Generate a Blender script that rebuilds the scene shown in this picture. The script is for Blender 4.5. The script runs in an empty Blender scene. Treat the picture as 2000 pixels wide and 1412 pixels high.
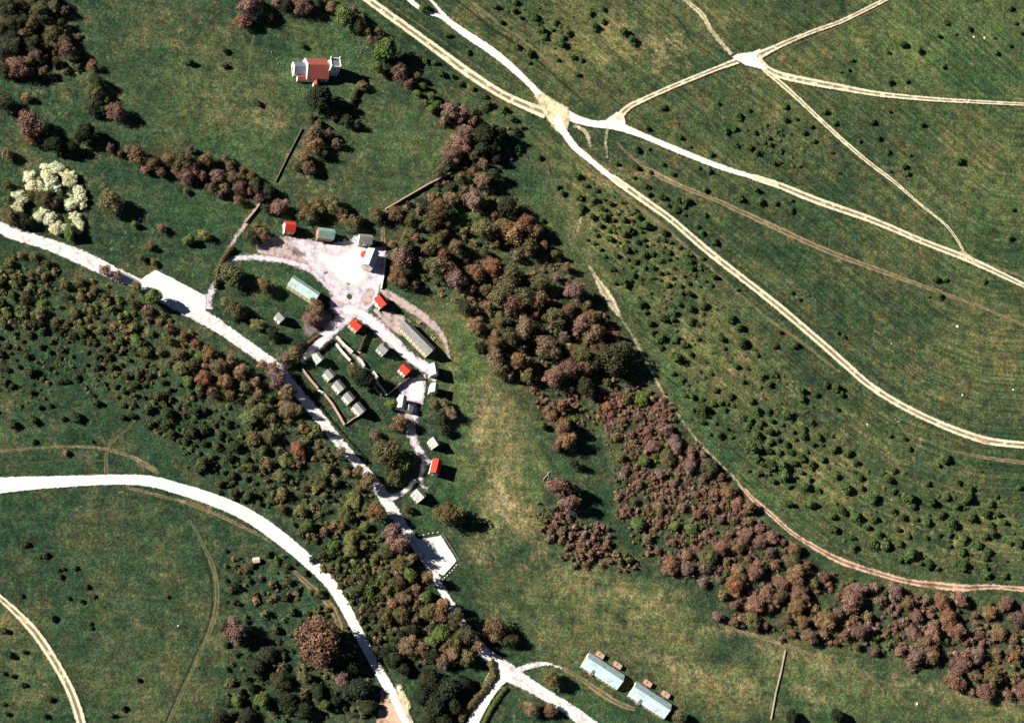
import bpy, math, random
import numpy as np
from mathutils import Vector, Matrix
random.seed(7); RNG = np.random.default_rng(7)
sc = bpy.context.scene
COL = sc.collection

# ------------------------------------------------------------------ camera, sky, sun, exposure
FOCAL = 90.0; DIST = 1500.0; TILT = math.radians(25.0)
LEAN = Vector((0.66, 0.75)).normalized()            # the aircraft stands off to the lower left of the village
cam_pos = Vector((-LEAN.x*math.sin(TILT)*DIST, -LEAN.y*math.sin(TILT)*DIST, math.cos(TILT)*DIST))
zax = cam_pos.normalized(); xax = Vector((0, 1, 0)).cross(zax).normalized(); yax = zax.cross(xax)
R3 = Matrix((xax, yax, zax)).transposed()
cd = bpy.data.cameras.new('camera'); cam = bpy.data.objects.new('camera', cd); COL.objects.link(cam)
cd.lens = FOCAL; cd.sensor_width = 36; cd.clip_start = 10; cd.clip_end = 9000
cam.matrix_world = Matrix.Translation(cam_pos) @ R3.to_4x4()
sc.camera = cam

def P(px, py, h=0.0):
    """ground (or height h) point that the surveyed photo coordinate stands for"""
    k = 18.0/FOCAL/1000.0
    d = R3 @ Vector(((px-1000)*k, -(py-706)*k, -1.0))
    t = (h-cam_pos.z)/d.z
    return Vector((cam_pos.x+d.x*t, cam_pos.y+d.y*t, h))

EL = math.radians(33.0)
sv = (P(800+96, 650+26)-P(800, 650)); sv.z = 0; sv.normalize()      # direction shadows fall on the ground
w = bpy.data.worlds.new("World"); sc.world = w; w.use_nodes = True
nt = w.node_tree; bg = nt.nodes['Background']
sky = nt.nodes.new('ShaderNodeTexSky'); sky.sky_type = 'NISHITA'; sky.sun_disc = False
sky.altitude = 4500; sky.air_density = .45; sky.dust_density = .15; sky.sun_elevation = EL; sky.sun_rotation = math.atan2(-sv.x, -sv.y)
nt.links.new(sky.outputs[0], bg.inputs[0]); bg.inputs[1].default_value = 0.05
sl = bpy.data.lights.new('sun', 'SUN'); so = bpy.data.objects.new('sun', sl); COL.objects.link(so)
sl.energy = 5.0; sl.angle = math.radians(0.5); sl.color = (1.0, 0.95, 0.86)
sd = Vector((sv.x*math.cos(EL), sv.y*math.cos(EL), -math.sin(EL)))
so.rotation_euler = sd.to_track_quat('-Z', 'Y').to_euler(); so.location = (-sd*400)
sc.view_settings.view_transform = 'Standard'; sc.view_settings.look = 'None'
sc.view_settings.gamma = 1; sc.view_settings.use_curve_mapping = False
sc.view_settings.exposure = 0.98
sc.cycles.max_bounces = 4; sc.cycles.diffuse_bounces = 1; sc.cycles.transparent_max_bounces = 12

MPP = (P(1001, 706)-P(1000, 706)).length            # metres per photo pixel near the centre

# ------------------------------------------------------------------ helpers
def tag(o, label=None, cat=None, group=None, kind=None):
    if label: o['label'] = label
    if cat: o['category'] = cat
    if group: o['group'] = group
    if kind: o['kind'] = kind
    return o
def link(o, parent=None):
    COL.objects.link(o)
    if parent is not None: o.parent = parent
    return o
def empty(name, loc, rz=0):
    o = bpy.data.objects.new(name, None); o.location = loc; o.rotation_euler = (0, 0, rz); o.empty_display_size = 1
    return link(o)
class MB:
    def __init__(s): s.v = []; s.f = []; s.m = []
    def quad(s, pts, mi=0):
        n = len(s.v); s.v += [tuple(p) for p in pts]; s.f.append(tuple(range(n, n+len(pts)))); s.m.append(mi)
    def box(s, cx, cy, z0, z1, sx, sy, mi=0, rot=0, taper=1.0):
        n = len(s.v); c, q = math.cos(rot), math.sin(rot)
        for z, k in ((z0, 1), (z1, taper)):
            for a, b in ((-1, -1), (1, -1), (1, 1), (-1, 1)):
                x, y = a*sx/2*k, b*sy/2*k
                s.v.append((cx+x*c-y*q, cy+x*q+y*c, z))
        for f in ((3, 2, 1, 0), (4, 5, 6, 7), (0, 1, 5, 4), (1, 2, 6, 5), (2, 3, 7, 6), (3, 0, 4, 7)):
            s.f.append(tuple(n+i for i in f)); s.m.append(mi)
    def hexa(s, P8, mi=0):
        n = len(s.v); s.v += [tuple(p) for p in P8]
        for f in ((3, 2, 1, 0), (4, 5, 6, 7), (0, 1, 5, 4), (1, 2, 6, 5), (2, 3, 7, 6), (3, 0, 4, 7)):
            s.f.append(tuple(n+i for i in f)); s.m.append(mi)
    def prism(s, poly, axis_pts):
        pass
    def mesh(s, name, mats):
        me = bpy.data.meshes.new(name); me.from_pydata(s.v, [], s.f)
        for m in (mats if isinstance(mats, (list, tuple)) else [mats]): me.materials.append(m)
        for p, mi in zip(me.polygons, s.m): p.material_index = mi
        me.update(); return me
    def build(s, name, mats, parent=None):
        return link(bpy.data.objects.new(name, s.mesh(name, mats)), parent)

# ------------------------------------------------------------------ node helpers and materials
class N:
    def __init__(s, name):
        s.m = bpy.data.materials.new(name); s.m.use_nodes = True; s.t = s.m.node_tree
        s.b = s.t.nodes['Principled BSDF']; s.b.inputs['Roughness'].default_value = 0.95
        s.b.inputs['Specular IOR Level'].default_value = 0.1
        s.co = s.n('ShaderNodeNewGeometry').outputs['Position']
    def n(s, t): return s.t.nodes.new(t)
    def l(s, a, b): s.t.links.new(a, b)
    def inp(s, sock, v):
        if hasattr(v, 'is_linked') or hasattr(v, 'links'): s.l(v, sock)
        else: sock.default_value = v
    def noise(s, scale, detail=2, rough=0.55, co=None, w=None, dist=0.0):
        n = s.n('ShaderNodeTexNoise'); n.inputs['Scale'].default_value = scale
        n.inputs['Detail'].default_value = detail; n.inputs['Roughness'].default_value = rough
        n.inputs['Distortion'].default_value = dist
        if w is not None:
            a = s.n('ShaderNodeVectorMath'); a.operation = 'ADD'; s.l(co or s.co, a.inputs[0]); a.inputs[1].default_value = (w*37.1, w*11.7, w*5.3)
            s.l(a.outputs[0], n.inputs['Vector'])
        else: s.l(co or s.co, n.inputs['Vector'])
        return n.outputs['Fac']
    def ramp(s, v, a, b, lo=0.0, hi=1.0):
        n = s.n('ShaderNodeMapRange'); n.interpolation_type = 'SMOOTHSTEP'
        s.inp(n.inputs[0], v); s.inp(n.inputs[1], a); s.inp(n.inputs[2], b); n.inputs[3].default_value = lo; n.inputs[4].default_value = hi
        return n.outputs[0]
    def mix(s, f, a, b, mode='MIX'):
        n = s.n('ShaderNodeMix'); n.data_type = 'RGBA'; n.blend_type = mode
        s.inp(n.inputs[0], f)
        for i, c in ((6, a), (7, b)):
            if isinstance(c, tuple): n.inputs[i].default_value = (*c[:3], 1)
            else: s.l(c, n.inputs[i])
        return n.outputs[2]
    def math(s, op, a, b=0.0, clamp=False):
        n = s.n('ShaderNodeMath'); n.operation = op; n.use_clamp = clamp
        s.inp(n.inputs[0], a); s.inp(n.inputs[1], b); return n.outputs[0]
    def attr(s, name, out='Fac'):
        n = s.n('ShaderNodeAttribute'); n.attribute_name = name; return n.outputs[out]
    def bump(s, h, strength=0.5, dist=0.3):
        n = s.n('ShaderNodeBump'); n.inputs['Strength'].default_value = strength; n.inputs['Distance'].default_value = dist
        s.l(h, n.inputs['Height']); s.l(n.outputs[0], s.b.inputs['Normal'])
    def color(s, c):
        s.inp(s.b.inputs['Base Color'], c if not isinstance(c, tuple) else (*c[:3], 1)); return s

def ground_mat():
    k = N('grass')
    z = k.attr('zone', 'Color'); sep = k.n('ShaderNodeSeparateColor'); k.l(z, sep.inputs[0])
    dry, lush, light = sep.outputs
    n1 = k.noise(0.012, 4, 0.6); n2 = k.noise(0.07, 4, 0.65, w=1); n3 = k.noise(0.35, 3, 0.7, w=2); n4 = k.noise(1.1, 2, 0.8, w=3)
    base = k.mix(k.ramp(n1, .35, .65), (.017, .043, .024), (.027, .056, .028))
    base = k.mix(k.math('MULTIPLY', light, k.ramp(n2, .2, .75)), base, (.165, .172, .068))
    base = k.mix(k.math('MULTIPLY', k.ramp(n2, .46, .70), .8), base, (.062, .074, .034))
    base = k.mix(k.math('MULTIPLY', lush, .85), base, (.046, .098, .036))
    # tan and pinkish dead grass flecks
    fl = k.math('MULTIPLY', k.ramp(n3, .5, .78), k.ramp(k.noise(.025, 3, .6, w=5), .38, .68))
    base = k.mix(k.math('MULTIPLY', fl, .8), base, (.15, .115, .062))
    dw = k.ramp(k.math('ADD', k.math('ADD', n3, k.math('MULTIPLY', n2, .9)), k.math('MULTIPLY', dry, .62)), 1.12, 1.62)
    base = k.mix(k.math('MULTIPLY', dw, k.math('ADD', k.math('MULTIPLY', dry, 1.0), .15), True), base, (.235, .205, .110))
    lit = k.attr('litter'); base = k.mix(k.math('MULTIPLY', lit, k.ramp(n3, .3, .62)), base, (.085, .060, .035))
    # wheel scuffs lines
    tone = k.mix(k.ramp(n4, .25, .75), (.34, .38, .34), (1.8, 1.72, 1.75))
    base = k.mix(1.0, base, tone, 'MULTIPLY')
    # patchy sward: clumps a few metres across that differ in hue and depth
    hv = k.noise(.20, 5, .78, w=11); hh = k.noise(.27, 5, .8, w=12); h3 = k.noise(.09, 5, .75, w=13)
    base = k.mix(1.0, base, k.mix(k.ramp(hv, .32, .68), (.62, .63, .66), (1.42, 1.40, 1.32)), 'MULTIPLY')
    base = k.mix(1.0, base, k.mix(k.ramp(hh, .33, .67), (.80, 1.0, 1.02), (1.24, 1.0, .98)), 'MULTIPLY')
    base = k.mix(1.0, base, k.mix(k.ramp(h3, .38, .64), (.82, .90, .85), (1.25, 1.10, 1.1)), 'MULTIPLY')
    # faint drawn out streaks of old wheel lines and terracettes across the slope
    mp = k.n('ShaderNodeMapping'); mp.inputs['Rotation'].default_value = (0, 0, .62); mp.inputs['Scale'].default_value = (.012, .42, 1); k.l(k.co, mp.inputs['Vector'])
    st = k.noise(1.0, 3, .6, co=mp.outputs[0], dist=.6); base = k.mix(1.0, base, k.mix(k.ramp(st, .38, .66), (.86, .90, .88), (1.14, 1.08, 1.05)), 'MULTIPLY')
    cn = k.n('ShaderNodeTexNoise'); cn.inputs['Scale'].default_value = 1.1; cn.inputs['Detail'].default_value = 1; k.l(k.co, cn.inputs['Vector'])
    cc = k.mix(1.0, cn.outputs['Color'], (2.0, 2.0, 2.0), 'MULTIPLY')
    base = k.mix(.9, base, k.mix(1.0, base, cc, 'MULTIPLY'))
    fw = k.attr('flow'); ps = k.n('ShaderNodeCombineXYZ'); sp = k.n('ShaderNodeSeparateXYZ'); k.l(k.co, sp.inputs[0])
    k.l(k.math('MULTIPLY', fw, .55), ps.inputs[0]); k.l(k.math('MULTIPLY', sp.outputs[0], .012), ps.inputs[1]); k.l(k.math('MULTIPLY', sp.outputs[1], .012), ps.inputs[2])
    s2 = k.noise(1.0, 3, .65, co=ps.outputs[0], dist=.3)
    wgt = k.attr('hillside')
    strk = k.mix(k.ramp(s2, .36, .66), (.60, .66, .66), (1.5, 1.36, 1.25))
    base = k.mix(k.math('MULTIPLY', wgt, .75), base, k.mix(1.0, base, strk, 'MULTIPLY'))
    k.color(base)
    k.bump(k.math('ADD', k.noise(.5, 4, .7, w=8), k.math('MULTIPLY', k.noise(.09, 3, .5, w=9), 3.0)), .9, .55)
    return k.m

def surf_mat(name, col, dirt, amount, rut=0.0, soft=1.0, ragged=1.2, opacity=1.0, dirtscale=.25):
    k = N(name)
    n1 = k.noise(dirtscale, 5, .7); n2 = k.noise(1.6, 2, .7, w=2)
    c = k.mix(k.math('MULTIPLY', k.ramp(n1, .45, .68), amount), col, dirt)
    c = k.mix(k.math('MULTIPLY', k.ramp(n2, .35, .75), .35), c, dirt)
    k.color(c)
    e = k.attr('edge'); a = k.attr('across')
    en = k.math('ADD', e, k.math('MULTIPLY', k.math('SUBTRACT', k.noise(.45, 4, .75, w=4), .5), ragged*4))
    al = k.ramp(en, 0.0, soft)
    al = k.math('MULTIPLY', al, opacity)
    if rut > 0:
        ab = k.math('ABSOLUTE', a)
        cen = k.ramp(ab, .42, .18)                       # the grassy crown between the wheel ruts
        cen = k.math('MULTIPLY', cen, k.math('MULTIPLY', k.ramp(k.noise(.18, 3, .6, w=6), .3, .5), rut))
        al = k.math('MULTIPLY', al, k.math('SUBTRACT', 1.0, cen))
    t = k.n('ShaderNodeBsdfTransparent'); mx = k.n('ShaderNodeMixShader')
    k.l(al, mx.inputs[0]); k.l(t.outputs[0], mx.inputs[1]); k.l(k.b.outputs[0], mx.inputs[2])
    out = [n for n in k.t.nodes if n.type == 'OUTPUT_MATERIAL'][0]; k.l(mx.outputs[0], out.inputs[0])
    k.bump(n2, .3, .05)
    return k.m

def plain(name, col, var=.25, scale=.8, rough=.9, ribs=0.0, dirt=None):
    k = N(name); k.b.inputs['Roughness'].default_value = rough
    tc = k.n('ShaderNodeTexCoord').outputs['Object']
    n = k.noise(scale, 4, .7, co=tc)
    d = dirt or tuple(c*.45 for c in col)
    c = k.mix(k.math('MULTIPLY', k.ramp(n, .42, .75), var), col, d)
    if ribs:
        wv = k.n('ShaderNodeTexWave'); wv.bands_direction = 'X'; wv.inputs['Scale'].default_value = ribs
        k.l(tc, wv.inputs['Vector'])
        c = k.mix(k.math('MULTIPLY', k.ramp(wv.outputs['Fac'], .0, .5), .25), c, d)
        k.bump(wv.outputs['Fac'], .5, .06)
    if ribs:
        n5 = k.noise(.35, 3, .6, co=tc, w=7); c = k.mix(k.math('MULTIPLY', k.ramp(n5, .5, .66), .45), c, tuple(x*.6+.05 for x in d))
    k.color(c); return k.m

def leaf_mat():
    k = N('foliage')
    oi = k.n('ShaderNodeObjectInfo'); v = k.attr('tint', 'Color')
    k.color(k.mix(1.0, oi.outputs['Color'], v, 'MULTIPLY')); return k.m

GRASS = ground_mat(); LEAF = leaf_mat()
BARK = plain('bark', (.13, .09, .06)); 
CHALK = surf_mat('chalk', (.80, .77, .70), (.50, .43, .34), .4, 0, .8, .5)
CHALK_SOFT = surf_mat('trampled_chalk', (.82, .79, .74), (.62, .56, .52), .5, 0, 6.0, 1.2)
CHALK_RUT = surf_mat('rutted_chalk', (.80, .71, .50), (.42, .31, .17), .7, .75, .8, .45)
CHALK_ROUGH = surf_mat('rough_chalk', (.76, .64, .42), (.30, .24, .13), .9, .5, 2.0, 1.0)
MOTTLED_ROAD = surf_mat('metalled_road', (.76, .71, .67), (.36, .31, .32), .85, 0, 1.0, .9)  # pale road surface with darker mottling
GRAVEL = surf_mat('village_gravel', (.50, .39, .35), (.19, .15, .15), 1.0, 0, 1.5, 1.0, 1.0, .35)
PALEGRAVEL = surf_mat('pale_gravel', (.66, .59, .63), (.32, .26, .31), 1.0, 0, 2.0, 1.6, 1.0, .22)
TAN = surf_mat('worn_track', (.34, .25, .14), (.16, .13, .07), .9, .7, 1.2, .8, .85)
PINK = surf_mat('pink_track', (.72, .46, .33), (.20, .13, .07), 1.0, .7, 1.0, .9, 1.0, .10)
FAINT = surf_mat('faint_track', (.235, .20, .10), (.12, .11, .05), .8, .8, 1.0, .5, .8)
DARKTRACK = surf_mat('dark_track', (.018, .024, .012), (.03, .03, .015), .8, .3, 1.0, .5, .8)
DIRT = surf_mat('bare_dirt', (.24, .18, .17), (.07, .055, .055), 1.0, 0, 2.5, 1.5, .9, .4)

# ------------------------------------------------------------------ ground with sward zones
def seg_dist(X, Y, pts):
    d = np.full(X.shape, 1e9)
    for (a, b) in zip(pts[:-1], pts[1:]):
        ax, ay = a; bx, by = b; vx, vy = bx-ax, by-ay; L = max(vx*vx+vy*vy, 1e-9)
        t = np.clip(((X-ax)*vx+(Y-ay)*vy)/L, 0, 1)
        d = np.minimum(d, np.hypot(X-ax-t*vx, Y-ay-t*vy))
    return d
DRY = [ # (strength, radius px, points)
 (.55, 45, [(955,770),(985,860),(1000,940),(1010,1010),(1040,1080),(1110,1120)]), (.9, 30, [(965,930),(985,985)]),
 (.6, 40, [(940,830),(960,900),(960,1080)]), (.5, 45, [(1120,1120),(1200,1160),(1320,1180)]),
 (.6, 34, [(1270,1270),(1330,1310),(1420,1340),(1480,1345)]), (.6, 28, [(1400,1215),(1500,1255),(1620,1295),(1760,1330),(2000,1375)]),
 (.6, 30, [(1540,1340),(1620,1370)]), (.7, 28, [(1290,105),(1320,90)]), (.5, 60, [(1200,60),(1330,120)]),
 (.45, 60, [(1160,330),(1250,460),(1330,560)]), (.4, 60, [(1350,620),(1500,760),(1620,860),(1750,900)]),
 (.45, 50, [(1560,900),(1700,990),(1900,1090)]), (.5, 40, [(90,180),(110,215),(60,195)]), (.4, 35, [(350,180),(430,190)]),
 (.5, 26, [(505,215),(540,250)]), (.4, 30, [(360,60),(330,90)]), (.45, 18, [(285,1105),(310,1130)]),(.3, 60, [(40,1300),(90,1400)]),
 (.3, 40, [(740,240),(800,290)]), (.45, 20, [(400,985),(420,1020)]), (.35, 70, [(1700,650),(1800,720)]), (.3, 60, [(1560,480),(1640,520)]),
 (.6, 10, [(1785,905),(1800,860)]), (.5, 14, [(1180,330),(1230,350)]), (.6, 12, [(1180,320),(1280,345)]), (.4,35,[(560,300),(640,360)]),
 (.5, 14, [(265,905),(300,915)]), (.4, 25, [(20,330),(60,330)]), (.6, 16, [(1130,440),(1122,480)]),
]
LUSH = [
 (.7, 26, [(850,400),(900,440),(940,400)]), (.6, 16, [(800,560),(860,555)]), (.7, 14, [(1130,800),(1180,830),(1240,860)]), (.6, 14, [(1560,1200),(1640,1220),(1720,1225)]), (.7, 14, [(1040,560),(1060,600)]),
 (.9, 22, [(895,640),(925,680),(905,740),(940,720)]), (.5, 35, [(900,780),(895,850),(900,1000)]), (.8, 12, [(1035,900),(1045,960),(1075,1040),(1100,1100)]),
 (.5, 160, [(1800,80),(1950,120)]), (.4, 60, [(430,285),(500,300)]), (.5, 80, [(600,150),(660,90)]), (.4, 50, [(700,250),(860,290)]),
 (.35, 80, [(1950,400),(1900,480)]), (.5, 30, [(1040,380),(1110,470),(1180,520)]), (.45, 20, [(1220,560),(1290,700),(1400,880),(1480,950),(1600,1050)]),
 (.6, 10, [(1180,840),(1200,900),(1210,960),(1200,1010)]), (.35, 40, [(280,400),(420,420)]), (.5, 20, [(820,1000),(860,1030)]), (.5, 14, [(125,115),(150,145)]),
 (.4, 45, [(1160,1370),(1040,1330)]), (.4, 60, [(1550,1330),(1700,1390)]), (.3, 40, [(470,520),(560,540)]), (.5, 30, [(870,470),(1000,420),(940,440)]),
]
LIGHT = [
 (.42, 330, [(1200,60),(1900,100),(1950,650)]), (.45, 170, [(1180,380),(1350,620),(1560,900),(1900,1040)]), (1.0, 80, [(900,640),(940,760),(970,900),(1010,1010),(1080,1120),(1200,1190),(1330,1240)]),
 (.9, 70, [(1180,1260),(1320,1330),(1480,1340)]), (.55, 90, [(1500,1280),(1700,1350),(2000,1390)]), (.5, 120, [(1000,1100),(1150,1220)]), (.68, 80, [(960,30),(1080,90),(1300,110)]), (.8, 60, [(1110,320),(1180,460),(1260,600)]), (.55, 70, [(1350,640),(1500,860),(1640,1000),(1850,1090)]),
 (.28, 150, [(300,100),(430,200),(760,270)]), (.4, 60, [(60,1350),(30,1250)]), (.22, 150, [(250,1130),(300,1300)]), (.6, 60, [(1600,60),(1900,100)]), (.6, 40, [(1050,420),(1080,330)]),
]
def inv_px(x, y):
    """ground metres -> photo coordinates (vectorised)"""
    dx, dy, dz = x-cam_pos.x, y-cam_pos.y, -cam_pos.z
    cx = dx*xax.x+dy*xax.y+dz*xax.z; cy = dx*yax.x+dy*yax.y+dz*yax.z; cz = dx*zax.x+dy*zax.y+dz*zax.z
    k = FOCAL/18*1000
    return 1000+cx/-cz*k, 706-cy/-cz*k
def grid_axis(a, b, step, far):
    c = list(np.arange(a, b+step, step)); lo = []; s = step*2; p = a
    while p > -far: p -= s; s *= 1.8; lo.append(p)
    hi = []; s = step*2; p = c[-1]
    while p < far: p += s; s *= 1.8; hi.append(p)
    return np.array(lo[::-1]+c+hi)
xs = grid_axis(-370, 370, 2.6, 4000); ys = grid_axis(-300, 300, 2.6, 4000)
X, Y = np.meshgrid(xs, ys)
PX, PY = inv_px(np.clip(X, -500, 500), np.clip(Y, -450, 450))
wob = 9*np.sin(PX*.045+PY*.03)+7*np.sin(PX*.02-PY*.061+2)
def zone(lst):
    z = np.zeros(X.shape)
    for s, r, pts in lst:
        d = seg_dist(PX, PY, pts)+wob*min(1, r/40); z = np.maximum(z, s*np.clip(1.25-d/r, 0, 1))
    return z
ZD, ZL, ZG = zone(DRY), zone(LUSH), zone(LIGHT)
ZG = np.clip(ZG*1.25*(.78+.34*np.sin(PX*.011+PY*.017)+.22*np.sin(PX*.023-PY*.019+1)), 0, 1)
LITTER = [(.7, 70, [(830,470),(950,560),(1080,640),(1150,700)]), (.9, 60, [(1000,440),(1130,560),(1190,680)]), (1.0, 75, [(1230,830),(1330,950),(1420,1060)]), (.8,50,[(1130,1060),(1180,1090)]),
 (.5, 55, [(40,540),(170,580),(300,640),(430,730),(540,830),(640,950),(730,1070),(800,1180)]), (1.0, 75, [(1480,1180),(1650,1200),(1800,1240),(1990,1270)]), (.8, 60, [(1000,740),(1100,800),(1250,790)]),
 (.9, 50, [(50,60),(90,110)]), (.8, 24, [(250,295),(400,330),(500,370)]), (.8,30,[(880,220),(900,290)]), (.7, 45, [(600,1330),(700,1380)]), (.7, 60, [(700,1180),(840,1240)])]
ZT = zone(LITTER)*.5
FLOWL = [(700,-12),(800,60),(920,148),(1030,209),(1150,312),(1250,387),(1380,490),(1520,600),(1650,712),(1770,798),(1915,858),(2300,880)]
ZF = seg_dist(X, Y, [(P(*p).x, P(*p).y) for p in FLOWL])
EDGEL = [(660,0),(760,90),(900,210),(1010,260),(1120,480),(1200,620),(1300,790),(1420,940),(1550,1060),(1700,1125),(2050,1160)]
side = np.ones(X.shape)*-1
for (ax, ay), (bx, by) in zip(EDGEL[:-1], EDGEL[1:]):
    side = np.where((PX >= ax) & (PX < bx) & (PY < ay+(PX-ax)*(by-ay)/(bx-ax)), 1, side)
side = np.where((PX >= 2050), 1, side)
ZH = np.clip(seg_dist(PX, PY, EDGEL)/25, 0, 1)*(side > 0)
nx, ny = len(xs), len(ys)
me = bpy.data.meshes.new('ground')
verts = np.stack([X.ravel(), Y.ravel(), np.zeros(X.size)], 1)
idx = np.arange(nx*ny).reshape(ny, nx)
faces = np.stack([idx[:-1, :-1].ravel(), idx[:-1, 1:].ravel(), idx[1:, 1:].ravel(), idx[1:, :-1].ravel()], 1)
me.from_pydata(verts.tolist(), [], faces.tolist()); me.materials.append(GRASS)
ca = me.color_attributes.new('zone', 'FLOAT_COLOR', 'POINT')
ca.data.foreach_set('color', np.stack([ZD.ravel(), ZL.ravel(), ZG.ravel(), np.ones(X.size)], 1).ravel())
at = me.attributes.new('litter', 'FLOAT', 'POINT'); at.data.foreach_set('value', ZT.ravel())
for nm, arr in (('flow', ZF), ('hillside', ZH)):
    at = me.attributes.new(nm, 'FLOAT', 'POINT'); at.data.foreach_set('value', arr.ravel())
tag(link(bpy.data.objects.new('ground', me)), kind='structure')

# ------------------------------------------------------------------ roads, tracks, yards
_lay = [0]
def smooth(pts, step=5.0):
    out = []; n = len(pts)
    g = lambda i: np.array(pts[max(0, min(n-1, i))], float)
    for i in range(n-1):
        p0, p1, p2, p3 = g(i-1), g(i), g(i+1), g(i+2); L = np.hypot(*(p2-p1)[:2]); m = max(2, int(L/step))
        for j in range(m):
            t = j/m
            out.append(.5*((2*p1)+(-p0+p2)*t+(2*p0-5*p1+4*p2-p3)*t*t+(-p0+3*p1-3*p2+p3)*t**3))
    out.append(g(n-1)); return out
def ribbon(name, pts, mat, ext=1.6, wide=None):
    """pts: (x, y, width) in photo coordinates"""
    _lay[0] += 1; z = .008*_lay[0]
    pts = [(p[0], p[1], p[2]*(wide if wide else 1)) for p in pts]; S = smooth(pts); W = [P(p[0], p[1]) for p in S]; V = []; F = []; E = []; A = []
    cols = (-1, -.66, -.33, 0, .33, .66, 1)
    for i, (q, p) in enumerate(zip(W, S)):
        a = W[max(0, i-1)]; b = W[min(len(W)-1, i+1)]; t = (b-a); t.z = 0; t.normalize(); nrm = Vector((-t.y, t.x, 0))
        hw = p[2]*MPP/2; full = hw+ext
        for c in cols:
            v = q+nrm*c*full; V.append((v.x, v.y, z)); E.append(hw-abs(c)*full); A.append(c*full/hw)
    m = len(cols)
    for i in range(len(W)-1):
        for j in range(m-1): F.append((i*m+j, (i+1)*m+j, (i+1)*m+j+1, i*m+j+1))
    F = [f[::-1] for f in F]
    me = bpy.data.meshes.new(name); me.from_pydata(V, [], F); me.materials.append(mat)
    for nm, dat in (('edge', E), ('across', A)):
        at = me.attributes.new(nm, 'FLOAT', 'POINT'); at.data.foreach_set('value', dat)
    return tag(link(bpy.data.objects.new(name, me)), kind='structure')
def inside(poly, x, y):
    c = False; n = len(poly)
    for i in range(n):
        x1, y1 = poly[i]; x2, y2 = poly[i-1]
        if (y1 > y) != (y2 > y) and x < (x2-x1)*(y-y1)/(y2-y1)+x1: c = not c
    return c
def yard(name, poly, mat, cell=1.2):
    _lay[0] += 1; z = .008*_lay[0]
    W = [P(*p) for p in poly]; wx = [p.x for p in W]; wy = [p.y for p in W]
    gx = np.arange(min(wx)-4, max(wx)+4, cell); gy = np.arange(min(wy)-4, max(wy)+4, cell)
    GX, GY = np.meshgrid(gx, gy); pl = [(p.x, p.y) for p in W]
    d = seg_dist(GX, GY, pl+[pl[0]]); s = np.array([[1 if inside(pl, a, b) else -1 for a in gx] for b in gy]); e = d*s
    n1, n2 = len(gx), len(gy); V = [(a, b, z) for b in gy for a in gx]; F = []
    for j in range(n2-1):
        for i in range(n1-1):
            if max(e[j, i], e[j, i+1], e[j+1, i], e[j+1, i+1]) > -2.4: F.append((j*n1+i, j*n1+i+1, (j+1)*n1+i+1, (j+1)*n1+i))
    me = bpy.data.meshes.new(name); me.from_pydata(V, [], F); me.materials.append(mat)
    at = me.attributes.new('edge', 'FLOAT', 'POINT'); at.data.foreach_set('value', e.ravel().tolist())
    at = me.attributes.new('across', 'FLOAT', 'POINT'); at.data.foreach_set('value', np.ones(e.size).tolist())
    return tag(link(bpy.data.objects.new(name, me)), kind='structure')

# faint tracks first (lowest)
ribbon('track', [(880,-10,6),(950,48,6),(1020,95,7),(1080,145,6),(1122,182,5)], DARKTRACK)
ribbon('track', [(905,-10,5),(960,35,6),(1030,85,6),(1090,140,5)], TAN, wide=1.3)
ribbon('track', [(1085,15,5),(1130,70,5),(1160,120,5),(1185,150,4)], FAINT)
ribbon('track', [(1290,10,5),(1330,45,6),(1350,80,5),(1375,105,4)], DARKTRACK)
ribbon('track', [(1365,5,5),(1400,35,6),(1425,75,6)], TAN, wide=1.3)
ribbon('track', [(1205,280,5),(1240,312,7),(1285,342,12),(1340,368,10),(1400,392,10),(1500,438,12),(1620,492,11),(1750,540,10),(1850,576,8),(1930,605,7),(2010,640,7)], TAN, wide=1.3)
ribbon('track', [(1105,275,4),(1160,335,5),(1230,390,7),(1300,447,7),(1400,535,6),(1500,622,6),(1570,672,7),(1640,728,6)], TAN, wide=1.3)
ribbon('track', [(1340,160,8),(1370,200,6),(1400,260,5),(1440,320,5),(1480,380,4)], FAINT)
ribbon('track', [(1880,505,4),(1940,520,6),(2010,545,6)], TAN, wide=1.3)
ribbon('track', [(1860,880,5),(1920,893,8),(2010,905,8)], TAN, wide=1.3)
ribbon('track', [(-10,882,5),(60,876,5),(130,872,5),(200,876,6),(250,890,7),(285,908,9),(310,925,6)], TAN, wide=1.3)
ribbon('track', [(-10,913,4),(70,903,4),(150,899,4),(205,900,4)], FAINT)
ribbon('track', [(208,925,10),(207,895,9),(215,868,8),(240,845,6),(265,820,5)], FAINT)
ribbon('track', [(185,805,4),(195,840,4),(205,870,4)], FAINT)
ribbon('track', [(370,1015,6),(395,1060,8),(415,1105,10),(424,1150,11),(420,1200,11),(402,1250,9),(375,1310,8),(350,1365,8),(325,1420,8)], FAINT)
ribbon('track', [(392,1070,4),(409,1120,6),(414,1165,6),(410,1205,6),(393,1250,5),(366,1312,5),(340,1368,5),(322,1412,4)], DARKTRACK)
ribbon('track', [(570,1110,6),(600,1140,10),(630,1165,12),(655,1200,12),(668,1240,8)], TAN, wide=1.3)
ribbon('track', [(110,645,4),(150,662,5),(190,680,4),(225,700,4),(240,712,5),(255,735,4)], FAINT)
ribbon('track', [(500,50,5),(490,100,5),(485,150,5)], FAINT)
ribbon('track', [(535,260,4),(560,300,4)], FAINT)
ribbon('track', [(860,160,5),(880,195,5),(905,215,5)], FAINT)
ribbon('track', [(1090,1300,8),(1130,1322,8),(1170,1350,12),(1205,1372,10),(1240,1385,8)], TAN, wide=1.3)
ribbon('track', [(1150,1000,3),(1180,1080,3)], FAINT)
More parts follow.
